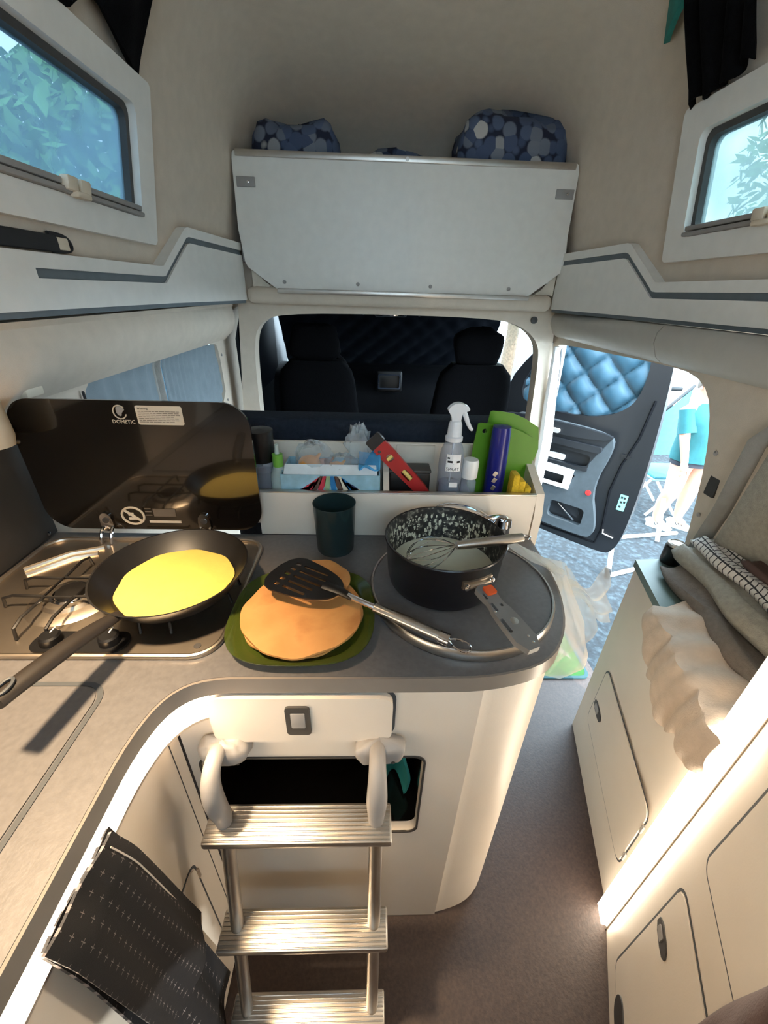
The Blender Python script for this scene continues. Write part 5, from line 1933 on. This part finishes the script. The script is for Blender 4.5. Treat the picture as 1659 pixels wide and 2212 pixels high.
def person():
    t = thing('person', 'person in a loose turquoise shirt and dark shorts standing outside', 'person', (PX, PY, GZ))
    me = D.meshes.new('body')
    J = {}
    V, E_, Rr = [], [], []

    def add(n, p_, r_, par=None):
        J[n] = len(V)
        V.append(p_)
        Rr.append(r_)
        if par is not None:
            E_.append((J[par], J[n]))
    g = GZ
    lean = -.10
    add('pelvis', (0, 0, .80), .115)
    add('waist', (lean * .3, -.01, .93), .10, 'pelvis')
    add('chest', (lean * .8, -.02, 1.10), .125, 'waist')
    add('shoulders', (lean * 1.1, -.02, 1.22), .10, 'chest')
    add('neck', (lean * 1.25, -.03, 1.30), .048, 'shoulders')
    add('head', (lean * 1.4, -.05, 1.40), .082, 'neck')
    add('crown', (lean * 1.5, -.05, 1.48), .07, 'head')
    for s, nm in ((-1, 'l'), (1, 'r')):
        add(nm + 'hip', (s * .095, 0, .75), .105, 'pelvis')
        add(nm + 'knee', (s * .105 - .02, -.05 * (s < 0) - .015, .43), .074, nm + 'hip')
        add(nm + 'calf', (s * .105 - .01, .0, .30), .068, nm + 'knee')
        add(nm + 'ankle', (s * .11, .02, .09), .042, nm + 'calf')
        add(nm + 'toe', (s * .11 + .06, -.05, .045), .03, nm + 'ankle')
        add(nm + 'sh', (lean * 1.05 + s * .15, -.02, 1.20), .055, 'shoulders')
        if s < 0:
            add(nm + 'elbow', (-.24, -.10, .98), .042, nm + 'sh')
            add(nm + 'wrist', (-.20, -.16, .77), .030, nm + 'elbow')
            add(nm + 'palm', (-.195, -.17, .71), .030, nm + 'wrist')
        else:
            add(nm + 'elbow', (.17, -.02, .95), .042, nm + 'sh')
            add(nm + 'wrist', (.13, -.12, .79), .030, nm + 'elbow')
            add(nm + 'palm', (.11, -.16, .74), .030, nm + 'wrist')
        px, py, pz = V[J[nm + 'palm']]
        for k in range(4):
            add(nm + 'f%da' % k, (px - .02 + .013 * k, py - .012, pz - .045), .0085, nm + 'palm')
            add(nm + 'f%db' % k, (px - .018 + .012 * k, py - .002, pz - .078 + .006 * abs(k - 1.5)), .0075, nm + 'f%da' % k)
        add(nm + 'ta', (px + .03, py - .02, pz - .015), .009, nm + 'palm')
        add(nm + 'tb', (px + .035, py - .025, pz - .045), .008, nm + 'ta')
    me.from_pydata(V, E_, [])
    o = D.objects.new('body', me)
    COL.objects.link(o)
    o.parent = t
    me.materials.append(MATS['skin'])
    sk_ = o.modifiers.new('skin', 'SKIN')
    for i, rr in enumerate(Rr):
        me.skin_vertices[0].data[i].radius = (rr, rr)
    me.skin_vertices[0].data[J['pelvis']].use_root = True
    sk_.use_smooth_shade = True
    ss = o.modifiers.new('sub', 'SUBSURF')
    ss.levels = ss.render_levels = 2
    WLOC[o.name] = WLOC[t.name]
    L0 = Vector((PX, PY, GZ))

    def sec(rows, mat, nm, wr=.03, n=28):
        b = BM()
        vs, fs = [], []
        for k, (cx, cy, z, rx, ry) in enumerate(rows):
            for i in range(n):
                a = 2 * math.pi * i / n
                f = 1 + wr * math.sin(7 * a + k)
                vs.append(L0 + Vector((cx + rx * f * math.cos(a), cy + ry * f * math.sin(a), z)))
        for k in range(len(rows) - 1):
            for i in range(n):
                fs.append((k * n + i, k * n + (i + 1) % n, (k + 1) * n + (i + 1) % n, (k + 1) * n + i))
        b.add(vs, fs)
        return link(nm, b, mat, t, 60)
    sh = sec([(.0, 0, .745, .205, .15), (-.01, 0, .80, .20, .15), (-.03, -.01, .95, .185, .145), (-.08, -.02, 1.10, .19, .14), (-.105, -.02, 1.20, .18, .115), (-.118, -.02, 1.255, .11, .085), (-.122, -.03, 1.285, .062, .06)], 'shirt', 'shirt')
    for s in (-1, 1):
        a = Vector((-.105 + s * .14, -.02, 1.215))
        e = Vector((-.225, -.09, 1.02)) if s < 0 else Vector((.155, -.02, 1.0))
        link('sleeve', BM().tube([L0 + a, L0 + a.lerp(e, .5), L0 + e], [.068, .066, .07], 14), 'shirt', sh)
    b = BM()
    for z, w_ in ((1.12, .09), (1.05, .07), (.98, .06)):
        b.grid(lambda u, v: L0 + Vector((.02 + .10 * u - (1.2 - z) * .0, -.168 + .03 * u, z + .018 * math.sin(u * 9) + .02 * v)), 10, 2, .002)
    link('shirt_print', b, 'shirt_print', sh)
    sec([(0, 0, .70, .195, .135), (0, 0, .74, .195, .135), (0, 0, .80, .175, .13)], 'shorts', 'shorts', .01)
    for s in (-1, 1):
        c_ = Vector((s * .11, .02, 0))
        b = BM()
        ang = math.radians(-40)
        vs, fs = [], []
        rows = [(0, 1.0), (.022, 1.03), (.03, .98), (.055, .85), (.085, .5)]
        out_ = chaikin([(-.06, -.034), (-.07, 0), (-.06, .034), (.05, .042), (.14, .038), (.165, 0), (.14, -.038), (.05, -.042)], 2)
        n = len(out_)
        for z, k in rows:
            for x, y in out_:
                xx = x * k - (.03 if z > .05 else 0)
                q = Vector((xx * math.cos(ang) - y * k * math.sin(ang), xx * math.sin(ang) + y * k * math.cos(ang), z))
                vs.append(L0 + c_ + q)
        for k in range(len(rows) - 1):
            for i in range(n):
                fs.append((k * n + i, k * n + (i + 1) % n, (k + 1) * n + (i + 1) % n, (k + 1) * n + i))
        fs += [tuple(range(n))[::-1], tuple((len(rows) - 1) * n + i for i in range(n))]
        b.add(vs, fs)
        so = link('sneaker', b, 'shoe', t, 60)
        st = BM()
        for d_ in (.02, .045, .07):
            q0 = Vector((d_, -.040, .035))
            q1 = Vector((d_ - .02, -.034, .062))
            rr = lambda q: L0 + c_ + Vector((q.x * math.cos(ang) - q.y * math.sin(ang), q.x * math.sin(ang) + q.y * math.cos(ang), q.z))
            st.tube([rr(q0), rr(q1)], .0045, 6)
        link('shoe_stripe', st, 'print_black', so)
    # face and hair
    hc = L0 + Vector((-.142, -.05, 1.41))
    hair = BM()
    vs, fs = [], []
    for j in range(9):
        th_ = math.pi * .62 * j / 8
        for i in range(20):
            a = 2 * math.pi * i / 20
            front = math.sin(a) < -.3
            tt = min(th_, .95) if front else th_
            vs.append(hc + Vector((.095 * math.sin(tt) * math.cos(a), .005 + .105 * math.sin(tt) * math.sin(a), .02 + .10 * math.cos(tt))))
    for j in range(8):
        for i in range(20):
            fs.append((j * 20 + i, j * 20 + (i + 1) % 20, (j + 1) * 20 + (i + 1) % 20, (j + 1) * 20 + i))
    hair.add(vs, fs)
    link('hair', hair, 'hair', t, 60)
    for s in (-1, 1):
        link('eye', BM().lathe([(.0001, -.008), (.008, 0), (.0001, .008)], hc + Vector((s * .03, -.078, .0)), 10), 'print_black', t)
        link('ear', BM().lathe([(.0001, -.022), (.012, 0), (.0001, .022)], hc + Vector((s * .085, .0, -.01)), 10), 'skin', t)
    link('nose', BM().tube([hc + Vector((0, -.078, .0)), hc + Vector((0, -.1, -.03)), hc + Vector((0, -.085, -.036))], [.007, .011, .008], 8), 'skin', t)
    link('mouth', BM().tube([hc + Vector((-.022, -.074, -.055)), hc + Vector((0, -.081, -.057)), hc + Vector((.022, -.074, -.055))], .005, 6), 'red_reflector', t)
    return t


person()

# folding table outside
ft = thing('folding_table', 'folding camp table with white legs behind the open door', 'table', (2.66, 4.75, GZ))
link('tabletop', BM().box((2.66, 4.75, .16), (1.1, .7, .025), .006), 'table_top', ft)
link('table_edge', BM().box((2.66, 4.75, .14), (1.12, .72, .018), .006), 'table_white', ft)
for x in (2.2, 3.12):
    for s in (-1, 1):
        link('leg', BM().tube([(x, 4.75 - s * .3, .14), (x, 4.75 + s * .3, GZ + .01)], .017, 8), 'table_white', ft)
tag(link('napkin_box', BM().box((2.85, 4.6, .205), (.2, .16, .06), .01), 'sill', None), 'pale box on the camp table by the person', 'box')
# camp chair beside the person
fs_ = thing('camp_chair', 'camp chair with pale blue seat and white legs beside the person', 'chair', (3.12, 3.9, GZ))
CX, CY = 3.12, 3.92
link('seat', BM().box((CX, CY, -.10), (.42, .4, .03), .01), 'canvas_teal', fs_)
link('seat_rail', BM().box((CX, CY, -.125), (.44, .42, .02), .008), 'table_top', fs_)
for y in (-.18, .18):
    for a in (-1, 1):
        link('leg', BM().tube([(CX + a * .18, CY + y, -.12), (CX - a * .16, CY + y - .01, GZ + .012)], .014, 8), 'table_white', fs_)
link('backrest', BM().grid(lambda u, v: (CX - .17 + .38 * u, CY + .19 + .08 * v - .03 * math.sin(3.14 * u), lerp(.02, .30 + .42 * u, v)), 14, 10, .01), 'canvas_teal', fs_)
link('back_rail', BM().tube([(CX - .19, CY + .27, .29), (CX + .21, CY + .27, .74)], .016, 8), 'black_plastic', fs_)
for x in (-.19, .21):
    link('back_post', BM().tube([(CX + x, CY + .18, -.12), (CX + x, CY + .27, .30 if x < 0 else .74)], .012, 8), 'table_white', fs_)
# folded drying rack lying by the door edge
dr_ = thing('camp_stand', 'white folding camp stand on the ground below the open door', 'stand', (2.2, 2.8, GZ))
for nm, a, c in (('leg', (1.99, 2.65, GZ + .02), (1.96, 2.75, GZ + .5)), ('foot_bar', (1.99, 2.65, GZ + .02), (2.5, 2.82, GZ + .02)), ('leg', (2.76, 3.2, GZ + .015), (2.78, 3.35, GZ + .4)), ('foot_bar', (2.35, 3.25, GZ + .02), (3.05, 3.35, GZ + .02))):
    link(nm, BM().tube([a, c], .018, 8), 'table_white', dr_)
link('foot_cap', BM().tube([(1.99, 2.65, GZ), (1.985, 2.67, GZ + .09)], .024, 10), 'black_plastic', dr_)

# white vehicle parked behind the person
cr = thing('parked_vehicle', 'white parked vehicle with a pale blue window behind the person', 'vehicle', (4.9, 8.2, GZ))
cb_ = chaikin([(-1.9, .3), (-1.9, 1.1), (-1.5, 1.5), (-.6, 2.1), (1.9, 2.15), (1.95, .3)], 1)
cmx = Matrix.Translation((5.6, 7.5, GZ))
b = BM().prism(cb_, -.8, .8, 'XZ', [], cmx)
link('body', b, 'car_white', cr)
wpoly = [(-1.35, 1.4), (-.75, 1.95), (-.1, 1.98), (-.1, 1.4)]
link('side_window', BM().prism(wpoly, -.815, -.80, 'XZ', [], cmx).prism([(.05, 1.4), (.05, 1.98), (.9, 2.0), (.9, 1.4)], -.815, -.80, 'XZ', [], cmx), 'car_glass', cr)
link('window_seal', BM().tube([cmx @ Vector(q) for q in ((-1.42, -.81, 1.38), (-.78, -.81, 2.0), (-.05, -.81, 2.03))], .035, 8), 'black_plastic', cr)
link('door_handle', BM().tube([cmx @ Vector((-.75, -.82, .78)), cmx @ Vector((-.5, -.82, .77))], .035, 10), 'black_plastic', cr)
link('lower_body', BM().prism([(-1.92, .25), (-1.92, .5), (1.96, .5), (1.96, .25)], -.815, -.8, 'XZ', [], cmx), 'door_dark', cr)
for x in (-1.2, 1.2):
    for y in (-.72, .72):
        link('wheel', BM().lathe([(.0001, -.1), (.3, -.1), (.33, -.06), (.33, .06), (.3, .1), (.0001, .1)], (0, 0, 0), 28, cmx @ Matrix.Translation((x, y, .33)) @ Matrix.Rotation(math.radians(90), 4, 'X')), 'tyre', cr)


# trees
def tree(c, h, rx, rz, n, seed, lab, leaf=.09):
    rnd = random.Random(seed)
    t = thing('tree', lab, 'tree', (c[0], c[1], GZ), 'trees around the van')
    tr = [(c[0], c[1], GZ), (c[0] + .05, c[1], GZ + h * .3), (c[0] - .05, c[1] + .05, GZ + h * .6), (c[0], c[1], GZ + h * .85)]
    link('trunk', BM().tube(tr, [.16, .13, .1, .05], 10), 'bark', t)
    for k in range(6):
        a = rnd.uniform(0, 6.28)
        z0 = GZ + h * rnd.uniform(.4, .7)
        link('branch', BM().tube([(c[0], c[1], z0), (c[0] + .5 * rx * math.cos(a), c[1] + .5 * rx * math.sin(a), z0 + .3 * rz), (c[0] + .9 * rx * math.cos(a), c[1] + .9 * rx * math.sin(a), z0 + .45 * rz)], [.06, .04, .015], 6), 'bark', t)
    b = BM()
    for i in range(n):
        u = rnd.uniform(-1, 1)
        a = rnd.uniform(0, 6.28)
        rr = rnd.uniform(.35, 1) ** .5
        q = Vector((c[0] + rx * rr * math.sqrt(1 - u * u) * math.cos(a), c[1] + rx * rr * math.sqrt(1 - u * u) * math.sin(a), GZ + h * .75 + rz * rr * u))
        ax_ = Vector((rnd.uniform(-1, 1), rnd.uniform(-1, 1), rnd.uniform(-1, 1))).normalized()
        ay = ax_.orthogonal().normalized()
        s = leaf * rnd.uniform(.6, 1.3)
        b.add([q - ax_ * s, q + ay * s * .45, q + ax_ * s, q - ay * s * .45], [(0, 1, 2, 3)])
    fo = link('foliage', b, 'leaf', t, 0)
    fo['kind'] = 'stuff'
    return t


tree((-2.8, 5.2), 3.4, 1.1, 1.3, 5000, 1, 'leafy tree outside the left roof window')
tree((5.3, 4.9), 4.6, 1.5, 1.7, 6000, 2, 'leafy tree outside the right roof window')
tree((3.0, 9.5), 4.5, 1.6, 1.8, 4000, 3, 'leafy tree far ahead beyond the open passenger door')
